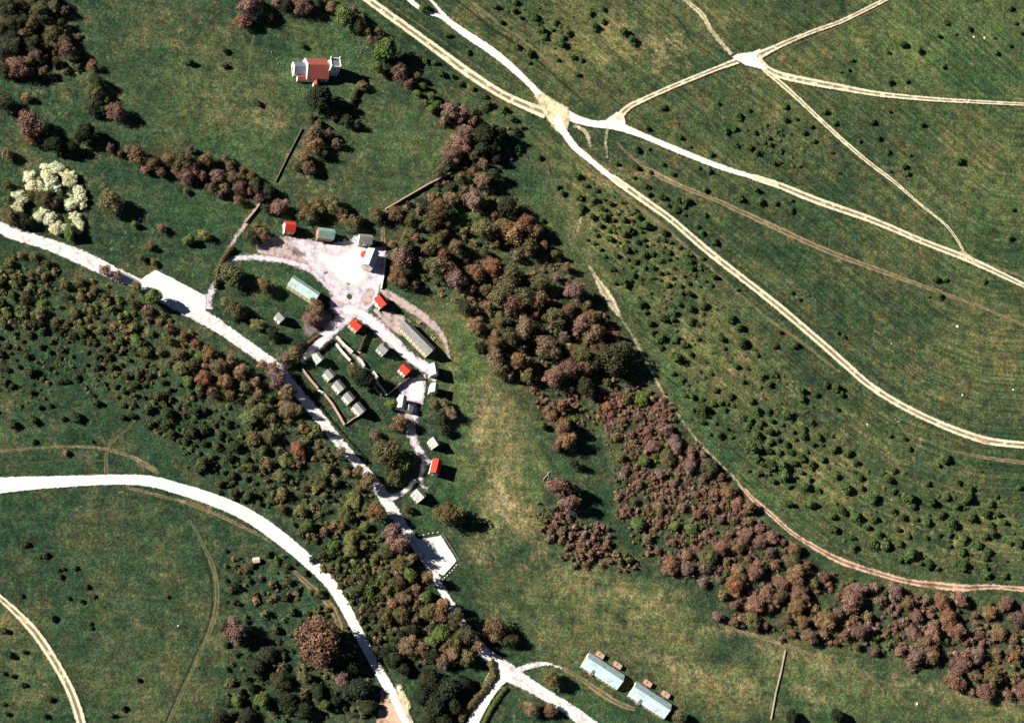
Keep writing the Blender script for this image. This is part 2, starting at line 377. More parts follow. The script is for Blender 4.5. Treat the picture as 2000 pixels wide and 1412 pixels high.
for off in (0, 9, 18):
    ribbon('track', [(930+off*1.2,-10-off*.3,4),(990+off,45-off*.6,4),(1060+off,100-off*.6,4),(1105+off,150-off*.5,4),(1135+off,188-off*.4,3)], FAINT if off == 9 else TAN)
for pts in ([(1260,120,3),(1330,135,4),(1390,118,3)], [(1240,200,3),(1300,184,3),(1400,146,3)], [(1520,100,3),(1600,70,4),(1700,25,4),(1760,-8,3)], [(1880,506,3),(1940,536,5),(2010,574,5)], [(1090,10,4),(1150,60,5),(1200,110,4)], [(1420,205,3),(1460,280,4),(1475,340,3)], [(1540,470,3),(1640,515,4),(1760,560,4),(1860,600,3)],
            [(1480,110,4),(1540,92,5),(1640,52,5),(1740,4,4)]): ribbon('track', pts, FAINT)
for pts in ([(1250,-8,4),(1300,35,5),(1345,78,4),(1385,118,3)], [(1280,-8,4),(1325,30,5),(1368,75,4),(1400,112,3)], [(1385,-5,4),(1418,30,5),(1440,72,4)]): ribbon('track', pts, FAINT)
ribbon('track', [(740,-10,3),(790,30,4),(850,72,4),(915,120,4),(975,160,3),(1030,190,3)], TAN)
ribbon('track', [(900,62,3),(960,100,4),(1010,132,4),(1045,165,3)], TAN)
ribbon('track', [(1275,338,5),(1295,345,7),(1320,358,6),(1340,368,4)], CHALK_ROUGH, .8)
ribbon('track', [(1200,260,3),(1300,298,4),(1400,338,4),(1500,376,3)], TAN)
ribbon('track', [(1180,300,3),(1240,370,4),(1300,418,4),(1380,478,3)], FAINT)
ribbon('track', [(1530,160,3),(1640,186,4),(1760,205,4),(1900,216,3)], FAINT)
ribbon('track', [(1920,498,3),(1960,510,5),(2010,520,5)], TAN)
ribbon('track', [(1885,500,4),(1905,512,7),(1930,520,6)], PINK, .8)
ribbon('track', [(1660,720,3),(1740,778,4),(1830,826,4),(1900,850,3)], FAINT)
ribbon('track', [(1140,470,4),(1200,560,4),(1240,640,4),(1290,725,4),(1330,800,3)], FAINT)
ribbon('track', [(1500,1265,3),(1600,1290,5),(1720,1330,6),(1850,1362,6),(2010,1375,6)], FAINT)
ribbon('track', [(1420,1225,6),(1470,1240,10),(1540,1262,10),(1620,1290,6)], TAN)
# woodland edge track
ribbon('track', [(1060,290,5),(1075,350,5),(1100,420,5),(1125,480,5),(1150,520,5)], FAINT)
ribbon('track', [(1135,425,4),(1130,445,5),(1127,455,3)], CHALK_ROUGH, .8, wide=1.3)
ribbon('track', [(1146,512,4),(1168,550,12),(1186,580,19),(1205,610,12),(1215,625,5),(1240,665,7),(1262,705,7),(1285,750,7),(1300,775,7),(1320,805,5),(1365,865,6),(1395,895,6)], CHALK_ROUGH, 1.0, wide=1.3)
ribbon('track', [(1395,895,4),(1430,930,4),(1470,975,9),(1500,1000,9),(1545,1040,9),(1590,1068,10),(1640,1095,12),(1700,1115,11),(1770,1135,11),(1830,1143,13),(1880,1148,13),(1940,1146,9),(2015,1153,10)], PINK, 1.0, wide=1.3)
# pale lane beside the churchyard and through the village
ribbon('path', [(440,498,8),(458,468,10),(478,440,11),(500,408,9),(520,385,8)], GRAVEL)
ribbon('road', [(404,604,22),(406,585,17),(418,560,14),(434,528,14),(448,508,15),(480,503,15),(520,505,17),(560,510,18),(600,522,20),(632,545,24),(655,572,24),(668,600,26)], PALEGRAVEL)
yard('yard_apron', [(500,497),(498,478),(530,462),(560,460),(600,466),(605,520),(560,508)], GRAVEL)
yard('yard', [(560,470),(600,464),(640,476),(690,462),(704,452),(700,470),(730,480),(757,482),(755,530),(745,562),(735,590),(722,606),(700,622),(660,626),(640,600),(646,575),(628,545),(600,522),(585,500)], PALEGRAVEL)
yard('yard', [(620,482),(655,490),(695,470),(722,492),(728,545),(700,572),(668,566),(648,548),(620,520),(600,500)], CHALK_SOFT)
yard('dirt_patch', [(702,582),(722,560),(734,566),(728,592),(712,602)], GRAVEL)
yard('dirt_patch', [(655,590),(668,586),(676,598),(664,606)], GRAVEL)
yard('dirt_patch', [(566,484),(580,482),(588,490),(600,490),(600,502),(585,504),(566,500)], DIRT)
yard('dirt_patch', [(610,510),(620,510),(620,519),(612,518)], DIRT)
yard('dirt_patch', [(588,612),(620,595),(650,612),(665,625),(640,640),(610,660),(590,660)], DIRT)
ribbon('road', [(682,612,30),(655,637,28),(630,664,26),(606,690,22),(588,708,13)], PALEGRAVEL)
ribbon('road', [(652,640,10),(628,668,11),(606,690,11),(588,706,9)], CHALK)
ribbon('road', [(670,605,26),(700,612,28),(735,638,30),(770,670,28),(800,698,24),(835,722,26),(850,745,12)], PALEGRAVEL)
ribbon('road', [(672,608,14),(705,612,14),(738,640,16),(772,674,14),(800,700,12),(832,722,14)], CHALK)
yard('yard', [(770,755),(795,738),(832,728),(832,760),(828,792),(790,792)], PALEGRAVEL)
yard('yard', [(793,745),(828,740),(824,785),(800,782)], CHALK)
ribbon('path', [(806,785,22),(806,810,23),(802,835,22),(808,862,19),(820,885,19),(838,905,14)], PALEGRAVEL)
ribbon('path', [(828,895,10),(824,920,14),(822,945,11),(835,955,9)], PALEGRAVEL)
ribbon('path', [(742,566,15),(770,582,20),(800,602,21),(830,622,20),(855,646,17),(870,670,12),(876,702,11)], GRAVEL)
yard('gravel_patch', [(742,604),(762,606),(790,618),(806,632),(790,642),(776,656),(752,640)], GRAVEL)
yard('gravel_patch', [(770,792),(800,800),(812,830),(806,845),(780,830)], GRAVEL)
ribbon('path', [(730,605,10),(760,632,16),(785,655,12)], GRAVEL)
ribbon('path', [(656,660,8),(680,684,9),(695,698,9),(708,714,9),(722,735,5)], GRAVEL)
ribbon('path', [(700,690,8),(712,668,6)], GRAVEL)
ribbon('path', [(748,418,6),(780,398,6),(820,374,5),(855,352,5)], TAN, .8, wide=1.3)
ribbon('path', [(748,440,6),(748,470,9),(752,490,8)], TAN, .8, wide=1.3)
# main lane through the village
ribbon('road', [(-12,440,24),(30,458,26),(80,474,24),(130,492,28),(180,514,30),(230,538,26),(275,556,22),(320,580,28),(370,604,34),(400,622,30),(450,654,26),(500,690,25),(540,720,26),(580,765,22),(620,812,23),(660,862,22),(700,908,20),(735,948,24),(758,985,24),(788,1030,21),(815,1068,22),(840,1108,18),(862,1150,17),(890,1198,18),(920,1240,16),(948,1274,22),(975,1302,36),(1000,1318,34),(1040,1342,26),(1080,1366,24),(1120,1392,26),(1160,1422,28)], MOTTLED_ROAD, 1.0)
ribbon('road', [(988,1302,46),(965,1330,34),(945,1365,26),(928,1400,23),(915,1430,24)], CHALK, 1.0)
ribbon('road', [(995,1320,18),(1020,1306,14),(1045,1298,11),(1066,1296,9),(1080,1299,6),(1100,1306,5)], MOTTLED_ROAD, .8)
yard('layby', [(272,546),(303,527),(340,545),(403,578),(402,620),(350,610),(300,570)], CHALK)
ribbon('road', [(735,962,12),(752,972,15),(775,968,13),(795,955,11),(812,938,10)], MOTTLED_ROAD, .8)
yard('car_park', [(806,1060),(818,1052),(861,1045),(893,1095),(866,1126),(848,1116),(828,1085)], CHALK)
ribbon('road', [(-12,949,31),(60,944,26),(140,940,22),(220,937,20),(290,940,22),(350,955,23),(420,978,25),(480,1005,26),(540,1045,27),(600,1095,25),(645,1140,23),(672,1183,22),(702,1240,20),(725,1285,19),(745,1320,20),(770,1365,22),(800,1425,26)], CHALK, 1.0)
ribbon('track', [(240,950,6),(300,966,6),(370,984,7),(430,1008,7),(500,1042,6),(530,1060,4)], TAN, wide=1.3)
yard('verge', [(742,1340),(755,1350),(785,1412),(790,1425),(732,1425),(738,1385)], PINK)
yard('chalk_scrape', [(768,1335),(784,1333),(792,1352),(803,1375),(800,1390),(812,1425),(803,1425),(775,1365)], CHALK_ROUGH)
ribbon('road', [(-10,1160,9),(30,1195,11),(70,1238,13),(108,1295,13),(135,1345,13),(152,1390,14),(162,1430,14)], CHALK_RUT, .8, wide=1.3)
# downland tracks
ribbon('road', [(785,-12,12),(812,12,12),(835,26,10),(860,34,10),(880,48,14)], CHALK, .8)
ribbon('road', [(828,-12,7),(850,12,8),(872,38,12),(890,54,17),(925,78,19),(965,105,19),(1000,134,17),(1030,162,15),(1055,188,18),(1085,212,24),(1120,232,21),(1160,243,17),(1200,246,22),(1250,264,15),(1300,285,15),(1400,325,14),(1470,347,12),(1520,363,13)], CHALK, .8)
ribbon('road', [(1470,347,12),(1520,363,13),(1600,395,14),(1700,430,13),(1800,472,12),(1880,503,13),(1940,530,12),(2015,566,10)], CHALK_RUT, .8, wide=1.3)
ribbon('road', [(700,-12,14),(750,24,15),(800,60,15),(860,104,16),(920,148,17),(980,186,16),(1030,209,17),(1065,222,22)], CHALK_RUT, 1.0, wide=1.3)
yard('road_junction', [(1040,185),(1060,182),(1110,210),(1115,232),(1108,260),(1100,272),(1075,250),(1058,222)], CHALK_ROUGH)
yard('road_junction', [(1180,236),(1205,218),(1218,222),(1222,246),(1195,254)], CHALK)
ribbon('road', [(1085,230,22),(1100,258,18),(1122,288,17),(1150,312,15),(1190,345,14),(1225,370,13)], CHALK, .9)
ribbon('road', [(1195,348,14),(1250,387,14),(1310,430,13),(1380,490,14),(1450,545,13),(1520,600,14),(1600,668,14),(1650,712,14),(1700,755,13),(1770,798,13),(1850,835,13),(1915,858,14),(1960,866,13),(2015,871,13)], CHALK_RUT, .8, wide=1.3)
ribbon('track', [(1205,235,14),(1225,212,11),(1260,194,9),(1300,176,9),(1350,155,9),(1400,135,9),(1440,120,12)], CHALK_RUT, .8, wide=1.3)
ribbon('track', [(1185,250,6),(1182,275,7),(1185,310,6)], CHALK_ROUGH, .8, wide=1.3)
ribbon('track', [(1120,245,8),(1145,262,10),(1152,290,6)], CHALK_ROUGH, .8, wide=1.3)
ribbon('road', [(1320,-12,9),(1345,8,11),(1370,30,13),(1388,60,10),(1405,82,10),(1428,108,10)], CHALK_ROUGH, .8, wide=1.3)
ribbon('track', [(1745,-8,8),(1690,20,8),(1640,44,8),(1590,62,8),(1545,80,9),(1505,98,11),(1480,110,16)], CHALK_RUT, .8, wide=1.3)
ribbon('road', [(1475,118,20),(1500,138,14),(1530,150,14),(1580,161,14),(1640,172,13),(1700,183,11),(1760,190,10),(1830,196,9),(1900,200,8),(2015,206,7)], CHALK_RUT, .8, wide=1.3)
ribbon('track', [(1492,138,10),(1540,178,10),(1590,225,9),(1650,280,9),(1700,322,8),(1740,352,8),(1790,395,6),(1850,445,6),(1880,490,6)], CHALK_RUT, .8, wide=1.3)
yard('road_junction', [(1425,112),(1440,106),(1468,102),(1485,96),(1478,114),(1500,135),(1496,140),(1455,130)], CHALK)
yard('chalk_scrape', [(1868,488),(1885,490),(1902,505),(1915,520),(1900,518),(1880,502)], CHALK_ROUGH)
yard('bare_dirt', [(1895,853),(1910,852),(1930,862),(1935,870),(1915,865)], PINK)
yard('bare_dirt', [(1738,808),(1748,818),(1760,826),(1750,826)], PINK)
ribbon('track', [(1400,838,4),(1410,842,4),(1425,838,4),(1440,832,4)], FAINT, .6)

# ------------------------------------------------------------------ foliage prototypes
def crown_mesh(name, seed, n=1300, lumps=7, fs=.075, flat=.85, spread=.55, aspect=1.0):
    """a crown of radius about 1: many leaf/twig clumps over a cluster of lumps"""
    r = np.random.default_rng(seed)
    L = [(0, 0, .55*flat, .62)]
    for i in range(lumps):
        a = i/lumps*6.283+r.uniform(-.4, .4); d = r.uniform(.35, spread); L.append((d*math.cos(a)*aspect, d*math.sin(a)/aspect, r.uniform(.25, .75)*flat, r.uniform(.26, .44)))
    for i in range(3):
        a = r.uniform(0, 6.283); d = r.uniform(0, .35); L.append((d*math.cos(a), d*math.sin(a), r.uniform(.8, 1.0)*flat, r.uniform(.25, .36)))
    wt = np.array([l[3]**2 for l in L]); wt /= wt.sum()
    V = []; F = []; C = []
    li = r.choice(len(L), n, p=wt)
    lt = r.uniform(.75, 1.25, len(L))
    for q in li:
        cx, cy, cz, rr = L[q]
        d = r.normal(size=3); d /= np.linalg.norm(d)
        if d[2] < -.35: d[2] *= -1
        p = np.array((cx, cy, cz))+d*rr*r.uniform(.55, 1.16)
        if p[2] < .02: p[2] = r.uniform(.02, .12)
        nrm = d*.8+r.normal(size=3)*.38; nrm /= np.linalg.norm(nrm)
        t = np.cross(nrm, r.normal(size=3)); t /= np.linalg.norm(t); b = np.cross(nrm, t)
        s = fs*r.uniform(.5, 1.3); s2 = s*r.uniform(.45, 1)
        k = len(V)
        V += [tuple(p+t*s*.9), tuple(p+b*s2), tuple(p-t*s), tuple(p-b*s2*.9)]
        F.append((k, k+1, k+2, k+3)); g = r.uniform(.6, 1.4)*lt[q]
        hue = r.uniform(-.12, .12); C += [(g*(1+hue), g, g*(1-hue), 1)]*4
    me = bpy.data.meshes.new(name); me.from_pydata(V, [], F); me.materials.append(LEAF)
    ca = me.color_attributes.new('tint', 'FLOAT_COLOR', 'POINT'); ca.data.foreach_set('color', np.array(C, np.float32).ravel())
    return me
CROWNS = {'leafless': [crown_mesh('crown', 10+i, 3200, 11, .058, .95, .72) for i in range(7)],
          'tufty': [crown_mesh('crown', 30+i, 1500, 9, .075, .9, .75) for i in range(6)],
          'dense': [crown_mesh('crown', 50+i, 3200, 8, .075, 1.0, .55) for i in range(4)]}
BUSH = [crown_mesh('bush', 80+i, 700, 5, .13, .95, .6, aspect=1+.15*(i % 4)) for i in range(9)]
def trunk_mesh(seed):
    r = random.Random(seed); v = []; f = []
    def limb(a, b, ra, rb, n=6):
        a, b = Vector(a), Vector(b); d = (b-a).normalized(); u = d.orthogonal().normalized(); q = d.cross(u); k = len(v)
        for c, rr in ((a, ra), (b, rb)):
            for i in range(n): t = i/n*6.283; v.append(tuple(c+u*math.cos(t)*rr+q*math.sin(t)*rr))
        for i in range(n): f.append((k+i, k+(i+1) % n, k+n+(i+1) % n, k+n+i))
    limb((0, 0, -.02), (.02, .01, .5), .075, .05)
    for i in range(6):
        a = i/6*6.283+r.uniform(-.3, .3); e = (math.cos(a)*r.uniform(.4, .7), math.sin(a)*r.uniform(.4, .7), r.uniform(.8, 1.2))
        limb((.02, .01, .46), e, .04, .012, 4)
        limb(e, (e[0]*1.3, e[1]*1.3+.05, e[2]+.2), .012, .004, 3)
    limb((.02, .01, .46), (0, 0, 1.35), .04, .01, 4)
    me = bpy.data.meshes.new('trunk'); me.from_pydata(v, [], f); me.materials.append(BARK); return me
TRUNKS = [trunk_mesh(i) for i in range(3)]
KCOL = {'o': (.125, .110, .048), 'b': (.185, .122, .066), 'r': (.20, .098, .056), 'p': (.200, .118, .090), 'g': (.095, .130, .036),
        'y': (.145, .150, .055), 'd': (.045, .048, .026), 'e': (.026, .032, .016), 'w': (.72, .73, .45)}
KWORD = {'o': 'olive brown bare', 'b': 'light brown bare', 'r': 'russet bare', 'p': 'greyish purple brown bare', 'g': 'fresh green leafy',
         'y': 'yellow green budding', 'd': 'dark ivy clad', 'e': 'dense dark evergreen', 'w': 'cream white blossoming'}
def tint(k, v=.27):
    c = KCOL[k]; g = random.uniform(1-v, 1+v); h = random.uniform(-.1, .1)
    return (c[0]*g*(1+h), c[1]*g, c[2]*g*(1-h), 1)
placed = []; SPECS = []
def tree(x, y, r, k, where, label=None, group=None, hk=1.25):
    """crown seen at photo point (x, y) with radius r pixels"""
    placed.append((x, y, r)); SPECS.append([x, y, r, k, where, label, group, hk, tint(k)])
def make_tree(x, y, r, k, where, label, group, hk, col):
    R = r*MPP; H = R*hk; q = P(x, y, H*1.0); base = Vector((q.x, q.y, 0))
    name = {'e': 'evergreen_tree', 'w': 'blossoming_tree', 'g': 'leafy_tree', 'y': 'leafy_tree'}.get(k, 'bare_tree')
    o = empty(name, base, random.uniform(0, 6.28))
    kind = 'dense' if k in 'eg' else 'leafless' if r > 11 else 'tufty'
    t = bpy.data.objects.new('trunk', random.choice(TRUNKS)); t.scale = (R, R, H); link(t, o)
    c = bpy.data.objects.new('crown', random.choice(CROWNS[kind])); c.scale = (R*random.uniform(1.0, 1.4), R*random.uniform(.9, 1.4), H*1.15); c.location = (0, 0, H*.28)
    c.color = col; link(c, o)
    tag(o, label or '%s tree %s' % (KWORD[k], where), 'tree', group or '%s trees %s' % (KWORD[k], where))
def flush_trees(cap=292):
    """every labelled tree and the largest bare ones are objects; the rest of the bare trees read as one mass"""
    bare = sorted([t for t in SPECS if t[3] in 'obrpd'], key=lambda t: -(t[2]+(100 if t[5] else 0)))
    keep = set(id(t) for t in bare[:cap]); rest = []
    for t in SPECS:
        if t[3] not in 'obrpd' or id(t) in keep: make_tree(*t)
        else:
            R = t[2]*MPP; H = R*t[7]; q = P(t[0], t[1], H); rest.append((q.x, q.y, R, H*1.35, t[8]))
    print('TREES', len(SPECS), 'bare', len(bare), 'merged', len(rest))
    if rest: merged('woodland_trees', rest, [crown_mesh('wood_crown', 400+i, 900, 8, .085, 1.0, .65) for i in range(6)], 'smaller bare trees filling out the woods', 'wood')
exec_trees = []
NW = 'in the upper left clump of trees'
for a in [(75,20,16,'o'),(105,8,14,'o'),(45,65,14,'b'),(105,65,16,'o'),(130,97,17,'p'),(85,112,10,'b'),(32,128,19,'p'),(84,141,12,'b'),(20,45,17,'d'),(20,15,19,'d'),(45,40,14,'d'),
          (28,88,15,'d'),(8,105,14,'d'),(150,110,12,'d'),(118,45,12,'d')]: tree(*a, NW)
for a, l in [((180,128,10,'r'),'small russet bare tree at the right tip of the upper left clump'),((190,160,15,'d'),'dark ivy clad tree just below the upper left clump'),
             ((188,182,14,'o'),'olive bare tree between dark trees on the left pasture'),((182,210,14,'d'),'dark tree immediately left of the round grey crown'),
             ((228,214,17,'p'),'round grey brown crown with crescent shadow on the upper left pasture'),((208,196,8,'g'),'small green tree above left of the round grey crown'),
             ((50,190,9,'b'),'small brown tree with long dark shadow near the left edge'),((58,243,23,'p'),'large round greyish crown near the left edge above the dark trees'),
             ((62,268,12,'r'),'small russet crown below the large round greyish crown'),((8,200,15,'d'),'dark crown standing in for an offscreen shadow at the left edge of the upper pasture'),  # dark crown at the edge stands in for an offscreen shadow
             ((12,298,12,'b'),'light brown crown at the left edge above the white blossom'),((165,258,20,'e'),'dense evergreen at the right of the dark group in the left pasture'),
             ((105,283,18,'e'),'dense evergreen in the middle of the dark group in the left pasture'),((140,288,13,'e'),'smallest evergreen at the foot of the dark group in the left pasture'),
             ((215,393,20,'o'),'lone round olive brown tree in the pasture right of the white blossom'),((262,437,7,'g'),'small green shrub like tree below right of the lone olive tree'),
             ((316,445,9,'b'),'small brown tree in the pasture above the layby'),((368,468,10,'g'),'left of the two little green trees near the village lane'),
             ((397,458,10,'y'),'right yellow green one of the two little trees near the village lane'),((293,480,8,'b'),'little brown tree above the left end of the layby'),
             ((276,503,8,'y'),'little yellow green tree closest above the layby corner'),((300,512,6,'o'),'tiny olive tree right beside the layby corner'),
             ((136,452,13,'g'),'green tree at the lower tip of the white blossom'),((363,372,6,'o'),'tiny olive tree in the pasture under the hedgerow')]: tree(*a, '', label=l, group='separate trees on the left pastures')
HR = 'in the curved hedgerow above the village'
for a in [(216,288,11,'p'),(234,300,8,'r'),(268,300,18,'b'),(298,318,14,'b'),(328,308,12,'b'),(356,310,19,'o'),(345,332,12,'b'),(378,326,14,'p'),(403,312,14,'b'),(395,342,12,'p'),(425,342,14,'p'),
          (450,322,12,'b'),(475,333,11,'b'),(440,368,12,'b'),(468,362,13,'p'),(465,390,11,'b'),(500,358,14,'d'),(522,372,14,'d'),(505,386,10,'p'),(485,372,11,'r'),(284,330,10,'p'),(315,335,12,'b'),(365,345,13,'p'),(412,365,12,'b'),(430,378,10,'p'),(455,345,13,'b'),(372,292,10,'b'),(440,310,10,'p'),(490,345,12,'b'),(250,290,10,'b')]: tree(*a, HR)
BL = 'in the ring of pale blossom by the left edge'
for ax_, ay_, n_ in [(60,345,5),(95,338,6),(130,345,6),(150,365,4),(156,398,6),(150,428,5),(124,440,6),(96,432,5),(78,418,3),(36,378,4),(30,398,3),(78,362,4),(105,362,4)]:
    for j_ in range(n_): tree(ax_+random.gauss(0, 8), ay_+random.gauss(0, 8), random.uniform(7, 12), 'w', BL, hk=random.uniform(.6, 1.0))
for a in [(88,386,14,'o'),(60,380,12,'o'),(18,418,17,'o'),(42,428,13,'d'),(106,398,11,'p'),(14,390,11,'o'),(120,380,10,'d'),(15,360,12,'o'),(60,432,10,'d')]: tree(*a, 'among the pale blossom by the left edge')
CY = 'round the edge of the churchyard'
for a in [(488,15,22,'p'),(476,38,15,'p'),(560,6,14,'d'),(590,8,17,'p'),(620,5,13,'d'),(648,12,13,'b'),(700,48,14,'d'),(718,62,11,'o'),(722,78,11,'b'),(782,138,18,'p'),(812,150,12,'o'),(826,168,9,'g'),(843,186,9,'g'),(855,203,9,'g'),
          (880,214,19,'p'),(866,236,9,'p'),(905,222,15,'p'),(910,258,15,'p'),(898,278,17,'p'),(886,300,16,'p'),(872,318,14,'o'),(856,336,11,'o'),(740,60,10,'o'),(510,5,12,'d')]: tree(*a, CY)
for a in [(762,122,13,'d'),(798,162,12,'p'),(815,182,8,'g'),(830,200,9,'o'),(842,212,8,'g'),(870,225,12,'o'),(735,85,13,'d'),(708,35,11,'o'),(690,20,12,'p'),(575,-2,14,'b'),(540,2,12,'p'),(605,-4,12,'o'),(635,-2,12,'p')]: tree(*a, CY)
for a, l in [((527,33,9,'b'),'small brown tree with a round dark shadow at the top of the churchyard'),((672,30,20,'g'),'green leafy tree at the top of the churchyard beside the long track'),
             ((752,98,26,'g'),'large bright green tree right of the church tower'),((738,132,15,'g'),'smaller green tree below the large bright green one right of the church'),
             ((626,190,27,'e'),'large dark yew standing just below the church'),((706,168,9,'o'),'small olive tree beside the ditch right of the yew'),
             ((652,226,11,'o'),'small olive tree below right of the yew'),((605,228,10,'o'),'small olive tree directly below the yew')]: tree(*a, '', label=l, group='churchyard trees')
for a in [(615,258,16,'b'),(640,262,12,'p'),(612,284,16,'b'),(592,308,14,'b'),(602,326,13,'b'),(657,278,12,'b'),(580,324,11,'b'),(632,300,12,'d'),(676,234,13,'d'),(696,240,11,'d'),(625,240,10,'o')]: tree(*a, 'in the thicket between church and village')
for a in [(950,262,20,'e'),(976,262,17,'e'),(942,292,16,'e'),(965,285,14,'d')]: tree(*a, 'standing in for the shadow mass left of the chalk crossroads', hk=1.5)  # dark crowns put in place of a shadow mass
VB = 'in the belt behind the top row of village houses'
for a in [(545,402,15,'p'),(520,405,11,'d'),(600,412,16,'o'),(622,400,15,'o'),(650,396,17,'o'),(664,412,13,'b'),(690,432,14,'o'),(672,424,12,'b'),(706,428,10,'d'),(735,418,14,'o'),(590,398,11,'b'),(495,462,13,'d'),(512,455,14,'b'),(772,415,14,'b'),(500,440,9,'o')]: tree(*a, VB)
for a, l in [((456,602,17,'o'),'olive brown tree beside the lane left of the grey hut'),((440,588,10,'y'),'little yellow green tree beside the lane bend'),((470,612,12,'b'),'light brown tree left of the grey hut'),
             ((452,535,20,'o'),'big olive tree inside the curve of the gravel drive'),((520,560,14,'o'),'olive tree on the lawn left of the long green roofed house'),((508,552,9,'b'),'small brown tree on the lawn left of the long green roofed house'),
             ((505,635,12,'y'),'yellow green tree below left of the grey hut'),((532,652,12,'d'),'dark tree directly below the grey hut'),((575,690,17,'o'),'olive tree where the village street meets the main lane'),
             ((560,702,14,'p'),'grey brown tree overhanging the main lane at the street mouth'),((588,674,12,'d'),'dark tree above the street mouth'),((618,600,16,'b'),'light brown tree between long house and street'),
             ((608,622,14,'p'),'grey brown tree on the dirt patch above the street'),((708,738,22,'e'),'big dark tree in the walled enclosure of small houses'),((690,722,12,'o'),'olive tree beside the dark tree in the walled enclosure'),
             ((764,790,11,'g'),'bright green tree left of the pale L shaped house'),((848,788,10,'o'),'left olive tree below the two pale houses'),((868,788,11,'o'),'middle olive tree below the two pale houses'),
             ((878,805,12,'b'),'light brown tree below right of the two pale houses'),((860,815,12,'d'),'dark tree below the two pale houses'),((868,838,11,'d'),'dark tree above the small pale cottage'),
             ((783,826,15,'b'),'light brown tree hanging over the gravel path'),((733,850,11,'b'),'small brown tree on the lawn right of the main lane'),((757,884,26,'o'),'large olive brown tree between main lane and gravel path'),
             ((782,906,15,'g'),'green tree under the large olive brown tree'),((768,926,16,'o'),'olive tree at the lane entrance under the large olive brown tree'),((878,1000,23,'o'),'big olive tree on the field above the white car park'),
             ((795,992,9,'o'),'small olive tree below left of the lower pale house'),((972,1228,20,'b'),'light brown tree where the meadow meets the road junction'),((995,1245,14,'d'),'dark tree beside the road junction'),
             ((1078,1322,19,'o'),'olive tree on the green in front of the two barrack blocks'),((1040,1382,14,'b'),'left brown tree below the bottom road'),((1074,1386,12,'b'),'right brown tree below the bottom road'),
             ((1325,1400,14,'o'),'olive tree past the end of the right barrack block'),((1545,1398,13,'e'),'left dark tree at the bottom edge by the stone wall'),((1636,1396,13,'e'),'right dark tree at the bottom edge by the stone wall'),
             ((626,1258,36,'r'),'very large russet tree left of the chalk road'),((460,1232,23,'p'),'large greyish crown at the edge of the lower left pasture'),((594,1320,12,'o'),'small olive tree below the very large russet tree'),
             ((668,1325,13,'p'),'small greyish tree right below the very large russet tree'),((512,1365,17,'g'),'green tree near the bottom edge, lower left wood'),((462,1368,11,'g'),'small green tree left of the bottom green tree'),
             ((636,1376,11,'g'),'small green tree near the chalk verge at the bottom'),((1200,702,29,'d'),'huge dark round crown at the right tip of the middle wood'),((1060,830,8,'g'),'tiny bright green tree at the wood edge on the meadow'),
             ((1402,1202,11,'p'),'square clipped looking brown thicket tree on the meadow edge')]: tree(*a, '', label=l, group='separate trees about the village')
DK = 'standing in for the tree shadow and hollow at the bottom'  # dark trees added where there is tree shadow and a hollow
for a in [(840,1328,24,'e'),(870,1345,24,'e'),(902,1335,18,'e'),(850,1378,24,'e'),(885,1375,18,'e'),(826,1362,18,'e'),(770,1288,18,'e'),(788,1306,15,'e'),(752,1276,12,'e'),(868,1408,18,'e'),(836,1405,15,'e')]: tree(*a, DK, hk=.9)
for a in [(700,1345,22,'e'),(690,1300,18,'e'),(720,1380,16,'e'),(655,1370,12,'e'),(560,1370,20,'e'),(590,1385,18,'e'),(545,1330,16,'d'),(500,1300,18,'e'),(520,1275,15,'d'),(490,1340,12,'d'),(620,1350,15,'e'),(430,1400,14,'d'),(480,1400,14,'d')]: tree(*a, 'in the dark wood below the russet tree, filling in for shadow', hk=.9)  # dark crowns also fill in for the shadow between the trees
for a in [(1080,812,13,'b'),(1100,828,16,'b'),(1106,858,15,'b'),(1088,870,11,'r'),(1095,948,21,'p'),(1112,980,17,'p'),(1120,905,11,'d'),(1098,790,11,'r'),(1070,800,9,'b')]: tree(*a, 'in the tall strip on the meadow edge', hk=1.7)

LN = 'hanging over the left side of the village lane'
for a in [(543,740,17,'p'),(560,765,14,'b'),(530,722,13,'b'),(585,800,11,'o'),(668,882,12,'b'),(700,920,13,'b'),(722,938,14,'b'),(735,1000,15,'b'),(768,1038,17,'p'),(782,1062,17,'p'),(805,1090,12,'b'),(836,1128,13,'b'),
          (868,1180,14,'b'),(890,1205,14,'o'),(912,1236,14,'o'),(935,1262,12,'b'),(512,712,11,'b'),(620,838,11,'o')]: tree(*a, LN, hk=2.0)
for a, l in [((205,528,10,'p'),'thin grey brown tree on the upper edge of the lane before the layby'),((228,538,9,'p'),'second thin tree on the upper edge of the lane just before the layby'),
             ((298,580,15,'g'),'bright green tree overhanging the white layby'),((268,560,11,'o'),'olive tree at the left tip of the layby')]: tree(*a, '', label=l, group='trees by the layby', hk=1.8)
for a in [(20,70,15,'d'),(60,45,15,'o'),(85,40,14,'d'),(120,80,14,'b'),(60,85,14,'d'),(70,105,14,'p'),(55,120,13,'o'),(5,60,14,'d'),(40,10,14,'d'),(60,0,13,'o'),(90,-5,14,'d'),(125,20,12,'b'),(110,120,10,'d'),(10,135,14,'d'),(60,140,12,'p')]: tree(*a, NW)
for a in [(925,235,12,'p'),(925,300,13,'o'),(945,320,13,'b'),(970,310,13,'d'),(900,345,13,'o'),(880,365,13,'d'),(830,400,14,'d'),(800,430,14,'o'),(845,385,12,'p')]: tree(*a, CY)
